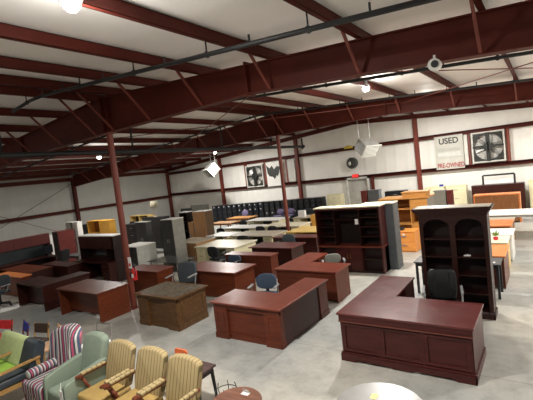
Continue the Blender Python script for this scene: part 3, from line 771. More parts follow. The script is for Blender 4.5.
desk('executive_desk', 'cherry L-shaped desk in front of the tall dark hutch', -5.82, -4.07, 8.1, 8.93, 'cherry', 'cherry_top', 'plain', .75, ('L', .64, 9.93), over=.05)
desk('office_desk', 'dark red desk in front of the pale yellow desk, beside the far column', -8.6, -6.7, 12.1, 12.72, 'darkred', 'mahog_top', 'plain', .75)

# tall dark hutch
t = thing('shelf_hutch', 'wide dark wall unit with open shelves and a pale dusty top, right of centre', 'wall unit', (-4.87, 10.9, 0))
w = 1.0
box('base_cabinet', 'espresso', t, -w, w, -.02, .25, 0, .74)
box('ledge', 'cherry_top', t, -w-.02, w+.02, -.26, .25, .74, .78)
for s in (-1, 1): box('side_panel', 'mahog', t, min(s*w,s*(w-.035)), max(s*w,s*(w-.035)), -.24, .25, 0, 1.9)
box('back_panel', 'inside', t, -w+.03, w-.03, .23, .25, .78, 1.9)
box('top', 'creamtop', t, -w-.03, w+.03, -.27, .25, 1.9, 1.935)
box('cornice', 'mahog', t, -w, w, -.24, -.22, 1.84, 1.9)
for x in (-.42, .38): box('divider', 'shelfdark', t, x-.015, x+.015, -.2, .23, .78, 1.9); box('base_divider', 'mahog', t, x-.015, x+.015, -.22, 0, .05, .74)
for a, b, zs in ((-.97,-.435,(1.05,1.33,1.6)),(.395,.97,(1.05,1.33,1.6)),(-.405,.365,(1.55,))):
    for z in zs: box('shelf', 'shelfdark', t, a, b, -.18, .23, z-.012, z+.012)
for a, b in ((-.97,-.435),(.395,.97)): box('shelf', 'shelfdark', t, a, b, -.18, 0, .38, .405)
for a, b, hx in ((-.4,-.02,-.06),(-.01,.37,.03)):
    d = box('door', 'mahog', t, a, b, -.24, -.22, .06, .73); box('handle', 'brass', d, hx-.01, hx+.01, -.265, -.24, .42, .56)
box('kick_board', 'espresso', t, -w+.03, w-.03, -.23, -.2, 0, .06)
tag(MB().box(-.05,.05,-.004,.004,-.13,.02).build('price_tag', 'paper'), 'white price tag hanging inside the wide dark wall unit', 'tag').location = (-4.55, 10.66, 1.55)
cupboard('storage_cabinet', 'tall slate grey cabinet against the right end of the wide dark wall unit', -4.6, -3.64, 11.17, 11.65, 1.93, 'slate', 1, 'creamtop')

# arched double bookcase
t = thing('bookcase', 'tall dark bookcase with two arched bays, behind the black leather chair', 'bookcase', (-1.56, 8.32, 0))
w, D, Hh = .6, .18, 2.0
for s in (-1, 1): box('side_panel', 'shelfdark', t, min(s*w,s*(w-.03)), max(s*w,s*(w-.03)), -D, D, 0, Hh)
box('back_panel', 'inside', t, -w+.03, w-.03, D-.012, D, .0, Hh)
for s in (-1, 1): box('stile', 'shelfdark', t, min(s*w,s*(w-.07)), max(s*w,s*(w-.07)), -D-.015, -D+.01, 0, Hh)
box('centre_stile', 'shelfdark', t, -.05, .05, -D-.015, -D+.01, 0, Hh)
box('divider', 'shelfdark', t, -.015, .015, -D+.01, D-.012, .1, Hh)
arch = MB()
for a, b in ((-w+.07,-.05),(.05,w-.07)):
    n = 16; cx = (a+b)/2; r = (b-a)/2
    pts = [(cx-r*math.cos(PI*i/n), 1.72+.19*math.sin(PI*i/n)) for i in range(n+1)]
    for p, q in zip(pts, pts[1:]): arch.slab([p, q, (q[0],Hh), (p[0],Hh)], -D-.012, -D+.01)
arch.build('arched_rail', 'shelfdark', t)
for z in (.12, .47, .82, 1.17, 1.52):
    for a, b in ((-w+.03,-.015),(.015,w-.03)): box('shelf', 'shelfdark', t, a, b, -D+.01, D-.012, z-.025, z)
mb = MB(); mb.slabx([(-D-.015,0),(-D-.035,0),(-D-.035,.1),(-D-.015,.13)], -w-.02, w+.02); mb.build('base_moulding', 'shelfdark', t)
for s in (-1,1): box('side_base', 'shelfdark', t, min(s*w,s*(w+.02)), max(s*w,s*(w+.02)), -D-.035, D, 0, .12)
mb = MB()
for k, (e, z0, z1) in enumerate(((.02,1.98,2.02),(.045,2.02,2.06),(.075,2.06,2.1),(.095,2.1,2.13))): mb.box(-w-e,w+e,-D-.015-e,D,z0,z1)
mb.build('crown', 'shelfdark', t, .004)
MB().box(-w-.06,w+.06,-D-.07,D-.01,2.13,2.135).build('dust_cover', 'taupetop', t)
tag(MB().box(-.06,.06,-.03,.03,0,.012).box(-.02,.05,-.02,.02,.012,.02).build('price_tag', 'paper'), 'small white tag lying on a shelf of the arched bookcase', 'tag').location = (-1.35, 8.25, 1.17)

# ------------------------------------------------------------------ right-hand rank behind the bookcase
fold_table('side_table', 'black table standing behind the arched bookcase', -2.66, -.92, 9.25, 9.85, .75, 'charcoal', 'blacksteel')
tag(MB().box(-.06,.06,-.04,.04,0,.004).build('price_card', 'paper'), 'white card lying on the black table', 'card').location = (-1.08, 9.42, .75)
desk('office_desk', 'orange-topped desk with pinkish brown end, right behind the black table', -2.4, -.88, 9.98, 11.2, 'redwood', 'orange', 'plain', .75)
desk('office_desk', 'pale yellow-topped desk with a little potted plant on it', -2.3, -.93, 11.42, 12.32, 'yellow', 'creamtop', 'plain', .75)
t = thing('potted_plant', 'little green plant in a red pot on the pale yellow-topped desk', 'plant', (-1.22, 11.75, .75))
MB().lathe([(.04,0),(.055,.02),(.06,.07),(.05,.08)], 16).build('pot', 'redcloth', t, smooth=True)
mb = MB()
for k in range(22):
    a = random.uniform(0, 2*PI); e = random.uniform(.3, 1.3); L = random.uniform(.1,.2)
    d = Vector((math.cos(a)*math.cos(e), math.sin(a)*math.cos(e), math.sin(e))); s = d.cross(Vector((0,0,1))).normalized()*.028; p = Vector((0,0,.1))
    mb.add([p, p+d*L*.5+s, p+d*L, p+d*L*.5-s, p+d*L*.5+Vector((0,0,.008))], [(0,1,4),(1,2,4),(2,3,4),(3,0,4)])
mb.build('leaves', 'leaf', t)
desk('office_desk', 'white panel-sided desk behind the pale yellow-topped desk', -2.3, -.88, 12.48, 13.42, 'white', 'white', 'plain', .75)
desk('office_desk', 'orange-topped desk behind the white panel-sided desk', -2.4, -1.0, 13.9, 15.05, 'brown', 'orange', 'plain', .75)
desk('office_desk', 'taupe-topped desk under the front of the long white table', -2.2, -1.0, 15.15, 15.72, 'brown', 'taupetop', 'plain', .72)
fold_table('long_table', 'long white table running out of the picture at the right edge', -2.1, 1.2, 15.85, 17.2, .78, 'white', 'galv')
t = thing('panelled_cabinet', 'teak brown cabinet with upright boards and an orange cap, right rear', 'cabinet', (-1.83, 19.1, 0))
box('body', 'brown', t, -.78, .78, -.28, .3, .05, 1.14)
for k in range(4): box('door', 'brown', t, -.74+k*.37+.008, -.74+(k+1)*.37-.008, -.3, -.28, .08, 1.1)
box('top', 'orange', t, -.84, .84, -.32, .32, 1.14, 1.19)
for s in (-1,1): box('side_post', 'orange', t, min(s*.78,s*.84), max(s*.78,s*.84), -.3, .3, 0, 1.14)
cupboard('credenza', 'wide dark maroon cabinet against the right of the end wall', -3.1, -.93, 21.5, 22.1, 1.36, 'darkred', 4)
t = thing('folding_frame', 'black tube frame holding white paper, on top of the wide dark maroon cabinet', 'rack', (-1.95, 21.75, 1.36))
MB().path([(-.65,0,0),(-.65,0,.45),(.65,0,.45),(.65,0,0)], .042, 8).build('tube_frame', 'blackplastic', t)
MB().box(-.6,-.05,-.015,.015,.05,.2).build('paper_roll', 'paper', t); MB().box(0,.6,-.015,.015,.03,.24).build('paper_sheet', 'paper', t)
cr = cupboard('file_cabinet', 'cream cabinet at the end wall, directly right of the wall column beneath the banner', -5.35, -4.4, 21.85, 22.3, 1.42, 'cream', drawers=3, group='cream cabinets along the end wall')
dup(cr, (-3.85, 22.075, 0), 0, 'cream cabinet at the end wall touching the left end of the wide dark maroon cabinet')
dup(cr, (-.3, 22.075, 0), 0, 'cream cabinet at the end wall just right of the wide dark maroon cabinet')
dup(cr, (.7, 22.075, 0), 0, 'cream cabinet at the end wall at the right edge of the picture')
dup(cr, (-10.5, 21.85, 0), 0, 'cream cabinet between the black file cabinets and the exit door')
tag(MB().box(-.09,.09,-.06,.06,0,.1).build('blue_box', 'bluecloth'), 'small blue box on top of a cream cabinet', 'box').location = (-4.55, 22.0, 1.42)
cupboard('storage_cabinet', 'slate grey cabinet with its back to the oak unit, rear right', -4.25, -3.78, 18.9, 19.3, 1.5, 'greyge', 1)
cupboard('storage_cabinet', 'narrow maroon cabinet beside the slate grey cabinet, rear right', -3.74, -3.52, 18.95, 19.35, 1.46, 'maroon', 1)
# honey oak group
t = thing('hutch_desk', 'honey oak hutch unit with open shelves, right of the wide dark wall unit', 'hutch', (-4.3, 15.0, 0))
w, D = .82, .5
box('side_panel', 'oak', t, -w, -w+.03, -D, D, 0, 1.66); box('side_panel', 'greyge', t, w-.03, w, -D, D, 0, 1.66)
box('top', 'oak', t, -w-.12, w+.03, -D-.04, D, 1.66, 1.7); box('back_panel', 'oak', t, -w+.03, w-.03, D-.02, D, 0, 1.66)
box('divider', 'oak', t, .18, .21, -D+.02, D-.02, 0, 1.66); box('door', 'oak', t, .21, w-.03, -D, -D+.02, 1.3, 1.64); box('door', 'oak', t, .21, w-.03, -D, -D+.02, .1, .74)
for z in (.75, 1.3): box('shelf', 'oak', t, -w+.03, w-.03, -D+.03, D-.02, z-.03, z)
t = thing('storage_cabinet', 'small honey oak box resting on top of the oak hutch unit', 'box', (-3.95, 14.85, 1.7))
box('carcass', 'oak', t, -.42, .42, -.25, .25, 0, .17); box('top', 'oak', t, -.46, .46, -.28, .28, .17, .2)
cupboard('file_cabinet', 'low orange cabinet in the gap between the slate cabinet and the arched bookcase', -4.42, -3.7, 13.3, 13.95, .7, 'orangebright', drawers=2)
t = thing('desk_phone', 'small black telephone on the low orange cabinet', 'telephone', (-4.22, 13.6, .7))
MB().slabx([(-.12,0),(.12,0),(.12,.09),(-.12,.03)], -.1, .1).build('base', 'blackplastic', t, .01)
MB().box(-.1,-.05,-.1,.11,.09,.13).build('handset', 'blackplastic', t, .01)
cupboard('storage_cabinet', 'tall narrow maroon cabinet in front of the exit door', -7.25, -6.98, 17.8, 18.25, 1.8, 'maroon', 1)
cupboard('storage_cabinet', 'tall slate cabinet right of the exit door, beside a narrow maroon one', -6.95, -6.42, 17.9, 18.3, 1.8, 'slate', 1)
cupboard('lateral_file', 'wide black cabinet behind the oak hutch unit', -6.9, -5.85, 20.1, 20.6, 1.5, 'blacksteel', drawers=4)

# ------------------------------------------------------------------ black file cabinets along the rear
proto = None
POS = ['leftmost', 'second from the left', 'third from the left', 'fourth from the left', 'fifth from the left', 'sixth from the left', 'seventh from the left', 'eighth from the left', 'ninth from the left', 'tenth from the left',
       'tenth from the right', 'ninth from the right', 'eighth from the right', 'seventh from the right', 'sixth from the right', 'fifth from the right', 'fourth from the right', 'third from the right', 'second from the right', 'rightmost']
for k in range(20):
    p = (-18.66+.384*k, 20.24+.0709*k, 0)
    lab = 'black four-drawer file cabinet, %s in the long row before the end wall' % POS[k]
    if k % 5 == 0:
        proto = cupboard('file_cabinet', lab, -.19, .19, -.3, .3, 1.33, 'blacksteel', drawers=4, hmat='slate', group='black file cabinets in the rear row')
        proto.location = p
    else: dup(proto, p, 0, lab)

# ------------------------------------------------------------------ pale desks in the middle
G = 'pale desks in the middle of the hall'  # charcoal modesty panels paint the kneehole shade into these desks
desk('office_desk', 'cream desk with pale top and black round-backed chair in front, nearest of the pale desks', -10.95, -8.98, 10.35, 11.7, 'cream', 'creamtop', 'plain', .75, flip=True, group=G, shade_modmat='charcoal', over=.05, top_t=.045)
desk('office_desk', 'cream desk with taupe top directly behind the nearest pale desk', -10.95, -8.82, 12.45, 13.6, 'cream', 'taupetop', 'plain', .75, flip=True, group=G, shade_modmat='charcoal', over=.05, top_t=.05)
desk('office_desk', 'cream desk behind the taupe-topped one, left of the far red column', -10.9, -8.85, 14.6, 15.7, 'cream', 'creamtop', 'plain', .75, flip=True, group=G, shade_modmat='charcoal', over=.05, top_t=.045)
desk('office_desk', 'white-topped desk just right of the tan wardrobe', -12.3, -11.05, 12.4, 13.4, 'cream', 'white', 'plain', .75, flip=True, group=G, shade_modmat='charcoal', over=.05)
desk('office_desk', 'white-topped desk second back from the tan wardrobe', -13.0, -11.02, 14.35, 15.3, 'cream', 'white', 'plain', .75, flip=True, group=G, shade_modmat='charcoal', over=.05)
desk('office_desk', 'white-topped desk farthest back, close to the black file cabinets', -13.3, -11.15, 16.5, 17.6, 'cream', 'white', 'plain', .75, flip=True, group=G, shade_modmat='charcoal', over=.05)
desk('office_desk', 'cream desk behind the far red column near the black file cabinets', -10.7, -8.9, 17.0, 18.0, 'cream', 'taupetop', 'plain', .75, flip=True, group=G, shade_modmat='charcoal', over=.05)
desk('office_desk', 'tan-sided desk with taupe top below the tan wardrobe', -12.85, -11.5, 11.0, 12.2, 'tan', 'taupetop', 'plain', .75, over=.03)
desk('office_desk', 'pale yellow desk left of the wide dark wall unit', -8.65, -6.85, 13.2, 14.5, 'yellow', 'yellow', 'plain', .75, flip=True, over=.03)
cupboard('storage_cabinet', 'golden yellow cabinet behind the pale yellow desk', -8.98, -8.0, 15.85, 16.45, 1.02, plain('golden_laminate', (.66,.34,.06), .4, 0, .06), 1)
fold_table('work_table', 'honey oak table left of the white-topped desks, nearer one', -15.4, -13.85, 15.9, 16.8, .75, 'oak', 'brown')
fold_table('work_table', 'honey oak table close in front of the black file cabinets', -15.7, -14.0, 17.7, 18.6, .75, 'oak', 'brown')
tag(MB().box(-.18,.18,-.1,.1,0,.32).build('white_tissue_box', 'paper'), 'small white box standing upright on the cream desk behind the far column', 'box').location = (-10.3, 17.4, .75)

# ------------------------------------------------------------------ cabinets on the left
t = thing('credenza_hutch', 'dark maroon credenza with overhead hutch and white top, left of the near column', 'hutch', (-13.5, 8.1, 0))
w = 1.1
for s in (-1,1): box('side_panel', 'espresso', t, min(s*w,s*(w-.03)), max(s*w,s*(w-.03)), -.1, .3, 0, 1.62)
box('desktop', 'darkred', t, -w-.01, w+.01, -.42, .3, .72, .755)
box('back_panel', 'espresso', t, -w+.03, w-.03, .28, .3, 0, 1.62)
box('top', 'white', t, -w-.01, w+.01, -.12, .31, 1.62, 1.65)
box('shelf', 'darkred', t, -w+.03, w-.03, -.09, .28, 1.16, 1.185)
for k in range(4): box('door', 'darkred', t, -w+.03+k*.52+.004, -w+.03+(k+1)*.52-.004, -.11, -.09, 1.18, 1.61)
box('tack_board', 'slate', t, -.62, .55, .26, .28, .86, 1.06)
box('centre_support', 'espresso', t, .58, .61, -.08, .28, .755, 1.16)
pedestal(t, -w+.01, -w+.45, -.38, .27, .02, .72, 'darkred', -1); pedestal(t, w-.45, w-.01, -.38, .27, .02, .72, 'darkred', -1)
cupboard('lateral_file', 'low light grey cabinet with white top and charcoal doors, right of the near column', -14.3, -13.25, 9.5, 10.45, .9, 'lightgrey', 2, 'white', doormat='charcoal')
cupboard('wardrobe', 'dark charcoal cabinet behind the low light grey cabinet', -15.05, -14.3, 10.9, 11.2, 1.68, 'charcoal', 2, 'lightgrey')
cupboard('wardrobe', 'tall wardrobe with dark charcoal doors and pale greige side, behind the black glass desk', -12.52, -11.87, 10.25, 10.85, 1.83, 'greyge', 2, 'white', doormat='charcoal')
cupboard('storage_cabinet', 'black cabinet between the two charcoal cabinets', -13.75, -12.93, 11.2, 11.65, 1.3, 'blacksteel', 2)
t = thing('ceramic_ornament', 'mottled stoneware ornament on the black cabinet between the charcoal ones', 'ornament', (-13.3, 11.42, 1.3))
MB().lathe([(.09,0),(.16,.06),(.17,.14),(.11,.22),(.06,.25),(.08,.28)], 16).build('vase', 'stoneware', t, smooth=True)
tag(MB().box(-.2,.2,-.14,.14,0,.03).box(-.17,.18,-.12,.1,.03,.05).build('paper_stack', 'paper'), 'white papers lying beside the stoneware ornament', 'papers').location = (-13.35, 11.42-.0, 1.3)
bpy.data.objects['ceramic_ornament'].location = (-13.12, 11.45, 1.3); 
for o in bpy.data.objects:
    if o.name == 'paper_stack': o.location = (-13.5, 11.4, 1.3)
cupboard('wardrobe', 'tan wood-grain wardrobe among the cabinets left of centre', -13.15, -12.4, 12.6, 13.1, 1.83, 'tandark', 1, 'white', doormat='tan')
box_ = cupboard('storage_cabinet', 'lower tan cabinet on the left side of the tan wardrobe', -13.5, -13.18, 12.6, 13.1, 1.35, 'tan', 1)
shelf_unit('bookcase', 'dark maroon bookcase with white top left of the tan wardrobe', -14.05, -13.53, 12.62, 13.0, 1.83, 'espresso', 1, 4, topmat='white')
tag(box('office_partition', 'greyboard', None, -.72, .72, -.03, .03, 0, 1.8), 'grey-green fabric partition behind the tan wardrobe', 'partition').location = (-16.5, 16.45, 0)
tag(box('office_partition', 'blackboard', None, -.4, .4, -.03, .03, 0, 1.8), 'small black partition left of the grey-green one', 'partition').location = (-15.75, 14.7, 0)
cupboard('storage_cabinet', 'black cabinet with a beige lamp standing on it, rear left', -17.3, -15.75, 13.0, 13.5, 1.6, 'blackboard', 3)
t = thing('table_lamp', 'lamp with beige shade standing on a black cabinet, rear left', 'lamp', (-16.5, 13.25, 1.6))
MB().lathe([(.11,0),(.11,.02),(.03,.05),(.02,.1),(.02,.5)], 14).build('lamp_base', 'stoneware', t)
MB().lathe([(.22,.48),(.17,.82)], 20).build('lamp_shade', 'beige', t, smooth=True)
shelf_unit('bookcase', 'yellow-edged shelf unit near the left wall, seen above the charcoal cabinet', -19.7, -18.1, 14.0, 14.4, 1.62, 'yellow', 2, 2, inside='blackboard')
shelf_unit('bookcase', 'brightly lit honey oak open bookcase above the dark credenza hutch', -19.2, -18.13, 11.1, 11.5, 1.8, 'oaklit', 1, 3, inside='brown')
cupboard('storage_cabinet', 'brightly lit honey oak cupboard right of the open oak bookcase', -18.1, -17.3, 11.1, 11.45, 1.8, 'oaklit', 2)
cupboard('storage_cabinet', 'black cabinet between the white cabinet and the open oak bookcase', -19.95, -19.25, 11.1, 11.5, 1.62, 'blacksteel', 2)
cupboard('lateral_file', 'black cabinet right of the brightly lit oak cupboard, behind the near column', -16.75, -15.6, 11.5, 12.0, 1.5, 'blacksteel', drawers=4)
cupboard('wardrobe', 'tall white cabinet beside the maroon wardrobe on the left', -18.86, -18.52, 10.2, 10.45, 1.9, 'white', 1)
shelf_unit('bookcase', 'white shelf unit behind the maroon wardrobe', -19.6, -18.9, 10.2, 10.45, 1.9, 'white', 1, 4, inside='greyge')
cupboard('wardrobe', 'glossy maroon wardrobe left of the tall white cabinet', -19.2, -18.7, 9.3, 10.1, 1.58, 'maroon', 1, doormat='espresso')
fold_table('side_table', 'low black table before the glossy maroon wardrobe', -17.6, -16.6, 8.9, 9.5, .6, 'charcoal', 'blacksteel')
M_ = None

desk('office_desk', 'dark maroon desk in front of the credenza hutch, half hidden by nearer desks', -15.75, -13.85, 7.05, 7.6, 'darkred', 'darkred', 'plain', .75)
# ------------------------------------------------------------------ office chairs
oc = office_chair
oc('executive_chair', 'black padded leather chair with thin arms behind the large mahogany desk', (-1.66, 7.38, 0), math.radians(12), 'blackleather', 1.05, .5, 'silver', 'exec', aw=.022)
oc('office_chair', 'blue-grey round-backed chair behind the reddish front-centre desk', (-5.36, 7.0, 0), math.radians(15), 'bluefabric', .89, .5, 'silver')
oc('office_chair', 'flat slate-backed chair behind the brown walnut desk', (-7.98, 7.0, 0), math.radians(15), 'slatefabric', 1.05, .56, 'silver', 'exec')
oc('office_chair', 'low dark blue chair behind the wide cherry desk', (-8.02, 8.97, 0), 0, 'bluefabric', .79, .5, 'blackplastic')
oc('office_chair', 'chair with pale grey arms at the cherry desk before the dark wall unit', (-4.78, 9.42, 0), math.radians(30), 'greyboard', .8, .44, 'silver')
oc('office_chair', 'black round-backed chair facing the nearest cream desk', (-9.42, 9.98, 0), PI, 'blackfabric', .92, .5, 'blackplastic')
oc('office_chair', 'black chair facing the taupe-topped cream desk', (-9.7, 12.0, 0), PI, 'blackfabric', .9, .62, 'blackplastic')
oc('office_chair', 'left of two black chairs facing the cream desk by the far column', (-10.42, 14.12, 0), PI, 'blackfabric', .9, .5, 'blackplastic')
oc('office_chair', 'right of two black chairs facing the cream desk by the far column', (-9.76, 14.12, 0), PI, 'blackfabric', .9, .5, 'blackplastic')
oc('office_chair', 'dark chair facing the white-topped desk second from the tan wardrobe', (-12.55, 13.9, 0), PI, 'blackfabric', .88, .5, 'blackplastic')
oc('office_chair', 'dark chair facing the farthest white-topped desk', (-12.9, 16.02, 0), PI, 'blackfabric', .88, .5, 'blackplastic')
oc('office_chair', 'slate chair between the glossy mahogany desk and the dark red desk', (-7.75, 11.72, 0), 0, 'slatefabric', .9, .52, 'blackplastic')
oc('office_chair', 'purple chair in front of the black file cabinets, left', (-16.0, 19.7, 0), 0, 'purple', .95, .5, 'blackplastic')
oc('office_chair', 'purple chair in front of the black file cabinets, left of the far column', (-13.6, 20.2, 0), 0, 'purple', .85, .5, 'blackplastic')
oc('office_chair', 'purple chair in front of the black file cabinets, directly behind the far column', (-12.9, 20.3, 0), 0, 'purple', .85, .5, 'blackplastic')
oc('office_chair', 'black low-backed chair right of the far column near the file cabinets', (-11.6, 20.2, 0), 0, 'blackfabric', .8, .56, 'blackplastic')
oc('office_chair', 'black low-backed chair farther right of the far column near the file cabinets', (-10.85, 20.25, 0), 0, 'blackfabric', .8, .56, 'blackplastic')
oc('office_chair', 'grey and black chair at the left edge in front of the orange-red desk', (-14.15, 5.0, 0), math.radians(20), 'slatefabric', .95, .46, 'silver')
oc('office_chair', 'black chair by the long maroon hutch desk', (-16.85, 8.35, 0), math.radians(-70), 'blackfabric', 1.0, .48, 'blackplastic', 'exec')
oc('office_chair', 'left black chair in front of the yellow-edged shelf unit', (-19.0, 13.3, 0), 0, 'blackfabric', 1.35, .5, 'blackplastic', 'exec')
oc('office_chair', 'right black chair in front of the yellow-edged shelf unit', (-18.2, 13.3, 0), 0, 'blackfabric', 1.35, .5, 'blackplastic', 'exec')

# ------------------------------------------------------------------ upholstered chairs in the foreground
def round_poly(pts, r=.04, n=4):
    out = []; N = len(pts)
    for i in range(N):
        p0, p, p1 = Vector(pts[i-1]), Vector(pts[i]), Vector(pts[(i+1) % N])
        a = p+(p0-p).normalized()*r; b = p+(p1-p).normalized()*r
        for k in range(n+1):
            s = k/n; q = a*(1-s)**2+p*2*s*(1-s)+b*s*s; out.append((q.x, q.y))
    return out

def arm_chair(name, label, loc, rz, back, seat, frame, top=1.0, w=.27, group=None):
    """open-arm upholstered chair facing -y"""
    t = thing(name, label, 'armchair', loc, rz, group)
    MB().box(-w,w,-.29,.2,.31,.45).build('seat', seat, t, .04, 4, True)
    mb = MB(); mb.box(-w+.01,w-.01,-.27,.2,.25,.31); mb.build('seat_rail', frame, t, .01)
    for sx in (-1,1):
        MB().tube((sx*(w-.04),-.25,.26),(sx*(w-.05),-.25,0),.024,10,.016).build('leg', frame, t, smooth=True)
        MB().tube((sx*(w-.04),.2,.3),(sx*(w-.05),.29,0),.024,10,.018).build('leg', frame, t, smooth=True)
    n = 12
    arc = [(w*.96*math.cos(PI*i/n), top-.075+.085*math.sin(PI*i/n)**.8) for i in range(n+1)]
    poly = [(-w*.9,.43),(w*.9,.43),(w*.99,.62)]+arc+[(-w*.99,.62)]
    f = lambda x, z: .14+.26*(z-.43)+.12*max(0,z-.8)
    MB().slab(poly, f, lambda x, z: f(x,z)+.10).build('backrest', back, t, .028, 4, True)
    for sx in (-1,1):
        MB().tube((sx*(w-.01),-.02,.30),(sx*(w+.01),-.16,.60),.02,8).tube((sx*(w+.01),-.16,.60),(sx*(w+.01),-.24,.655),.022,8).build('arm_post', frame, t, smooth=True)
        MB().tube((sx*(w-.005),.24,.655),(sx*(w+.01),-.26,.655),.024,8).build('arm_rail', frame, t, smooth=True)
        MB().box(sx*w-.028,sx*w+.028,-.19,.2,.655,.70).build('armrest', back+'_arm' if back+'_arm' in M else back, t, .02, 3, True)
    return t
M['gold_arm'] = stripes('gold_striped_fabric_arm', GOLD, .08, 'Y')
GR = 'gold striped armchairs in the front row'
a1 = arm_chair('armchair', 'gold striped open-arm chair next to the sage green armchair', (-5.24, 2.96, 0), 0, 'gold', 'gold_seat', 'chairwood', .98, .295, GR)
dup(a1, (-4.565, 2.97, 0), 0, 'gold striped open-arm chair, middle one of the three gold chairs', GR)
dup(a1, (-3.92, 2.97, 0), 0, 'gold striped open-arm chair, rightmost of the gold ones beside the small dark table', GR)

# sage tub armchair
t = thing('armchair', 'sage green upholstered armchair between the striped chair and the gold chairs', 'armchair', (-5.885, 2.9, 0))
MB().box(-.235,.235,-.36,.18,.28,.45).build('seat', 'sage_plain', t, .05, 4, True)
n = 12; arc = [(.27*math.cos(PI*i/n), .93+.1*math.sin(PI*i/n)**.8) for i in range(n+1)]
f = lambda x, z: .14+.32*(z-.4)
MB().slab([(-.27,.3),(.27,.3),(.28,.6)]+arc+[(-.28,.6)], f, lambda x,z: f(x,z)+.13).build('backrest', 'sage_plain', t, .04, 4, True)
for sx in (-1,1):
    a, b = sorted((sx*.235, sx*.315))
    poly = [(-.38,.2),(.26,.2),(.34,.72),(.2,.72),(-.12,.66),(-.36,.6)]
    MB().slabx(round_poly(poly,.05), a, b).build('armrest', 'sage', t, .025, 3, True)
    MB().tube((sx*.24,-.3,.22),(sx*.24,-.31,0),.025,10,.018).build('leg', 'chairwood', t); MB().tube((sx*.22,.22,.22),(sx*.22,.3,0),.025,10,.018).build('leg', 'chairwood', t)
box('seat_base', 'sage_plain', t, -.25, .25, -.35, .24, .19, .3, .02)
tag(MB().box(-.045,.045,-.003,.003,-.16,0).tube((0,0,0),(.0,.02,.1),.004,5).build('price_tag', 'paper'), 'white tag hanging at the front of the sage green armchair', 'tag').location = (-5.6, 2.5, .56)

# multicolour striped slipper chair with bolster
t = thing('slipper_chair', 'armless chair with multicoloured stripes between the green lounge seat and sage armchair', 'chair', (-6.545, 2.93, 0))
MB().box(-.34,.34,-.42,.12,.2,.45).build('seat', 'multi', t, .07, 4, True)
n = 14; arc = [(.34*math.cos(PI*i/n), .92+.16*math.sin(PI*i/n)**.75) for i in range(n+1)]
f = lambda x, z: .10+.2*(z-.4)-.9*x*x
MB().slab([(-.33,.3),(0,.3),(.33,.3),(.35,.6)]+arc+[(-.35,.6)], f, lambda x,z: f(x,z)+.2).build('backrest', 'multi_back', t, .045, 4, True)
MB().box(-.33,.33,-.4,.2,.06,.22).build('skirt', 'multi', t, .02)
for sx in (-1,1):
    for sy in (-.32,.16): MB().tube((sx*.22,sy,.08),(sx*.22,sy,0),.022,8).build('leg', 'chairwood', t)
t = thing('bolster_cushion', 'round bolster with navy and pink stripes lying on the striped chair seat', 'cushion', (-6.74, 2.79, .525), PI/2+.1)
MB().tube((-.23,0,0),(.23,0,0),.072,18).build('cushion_body', 'bolster', t, .03, 3, True)
MB().tube((.225,0,0),(.24,0,0),.05,18).build('end_cap', 'pinkcloth', t)

# green bench seat with wooden arms
t = thing('lounge_seat', 'lime green two-tone lounge seat with light wood arms, lower left corner', 'armchair', (-7.62, 2.58, 0))
def roll(x0, x1, mat, nm):
    pr = round_poly([(.10,.46),(.30,.44),(.42,.82),(.36,.90),(.27,.88)], .05)
    MB().slabx(pr, x0, x1).build(nm, mat, t, .03, 3, True)
roll(-.62, .26, 'lime', 'backrest'); roll(.265, .66, 'navy', 'backrest_panel')
MB().box(-.62,.26,-.38,.18,.34,.47).build('seat', 'lime_seat', t, .04, 3, True); MB().box(.265,.6,-.38,.18,.34,.47).build('seat_panel', 'navy', t, .04, 3, True)
box('seat_frame', 'lightwood', t, -.62, .62, -.34, .26, .28, .34)
for x in (-.1, .655, -.66):
    if x == -.1: 
        MB().slabx([(-.42,.595),(.3,.62),(.3,.655),(-.42,.63)], x-.03, x+.03).build('armrest', 'lightwood', t, .008)
        MB().tube((x,-.36,.47),(x,-.38,.63),.02,8).build('arm_post', 'lightwood', t); continue
    MB().slabx([(-.42,.595),(.3,.62),(.3,.655),(-.42,.63)], x-.03, x+.03).build('armrest', 'lightwood', t, .008)
    MB().slabx([(-.4,0),(-.35,0),(-.36,.63),(-.42,.63)], x-.02, x+.02).build('leg', 'lightwood', t)
    MB().slabx([(.26,0),(.31,0),(.28,.66),(.22,.66)], x-.02, x+.02).build('leg', 'lightwood', t)
tag(MB().box(-.035,.035,-.003,.003,-.15,0).tube((0,0,0),(0,.012,.04),.004,5).build('price_tag', 'paper'), 'white tag hanging from the wooden arm of the green lounge seat', 'tag').location = (-6.965, 2.155, .56)

# small side chairs heaped behind the green seat
def side_chair(name, label, loc, rz, seat, frame, lean=0.):
    t = thing(name, label, 'chair', loc, rz, 'small side chairs behind the green seat')
    MB().box(-.21,.21,-.2,.2,.38,.44).build('seat', seat, t, .02, 3, True)
    f = lambda x, z: .18+.2*(z-.45)
    MB().slab(round_poly([(-.2,.52),(.2,.52),(.21,.70),(-.21,.70)],.04), f, lambda x,z: f(x,z)+.03).build('backrest', seat, t, .01)
    for sx in (-1,1):
        MB().tube((sx*.19,-.18,0),(sx*.18,-.17,.4),.016,8).build('leg', frame, t)
        MB().path([(sx*.19,.24,0),(sx*.19,.19,.45),(sx*.19,.25,.72)],.016,8).build('leg', frame, t)
    return t
side_chair('side_chair', 'small chair with red seat and back at the left edge', (-9.62, 3.22, 0), .3, 'redcloth', 'chairwood')
side_chair('side_chair', 'small chair with blue seat and back behind the green seat', (-9.02, 3.32, 0), -.2, 'bluecloth', 'chairwood')
side_chair('side_chair', 'small chair with brown vinyl back behind the green seat', (-8.46, 3.42, 0), .25, 'brownvinyl', 'lightwood')
side_chair('side_chair', 'small wooden chair with peach seat beside the striped chair back', (-7.9, 3.48, 0), -.15, 'peach', 'lightwood')
t = thing('metal_frame_chair', 'pale tubular chair frame showing behind the sage green armchair', 'chair', (-6.92, 3.8, 0), .1)
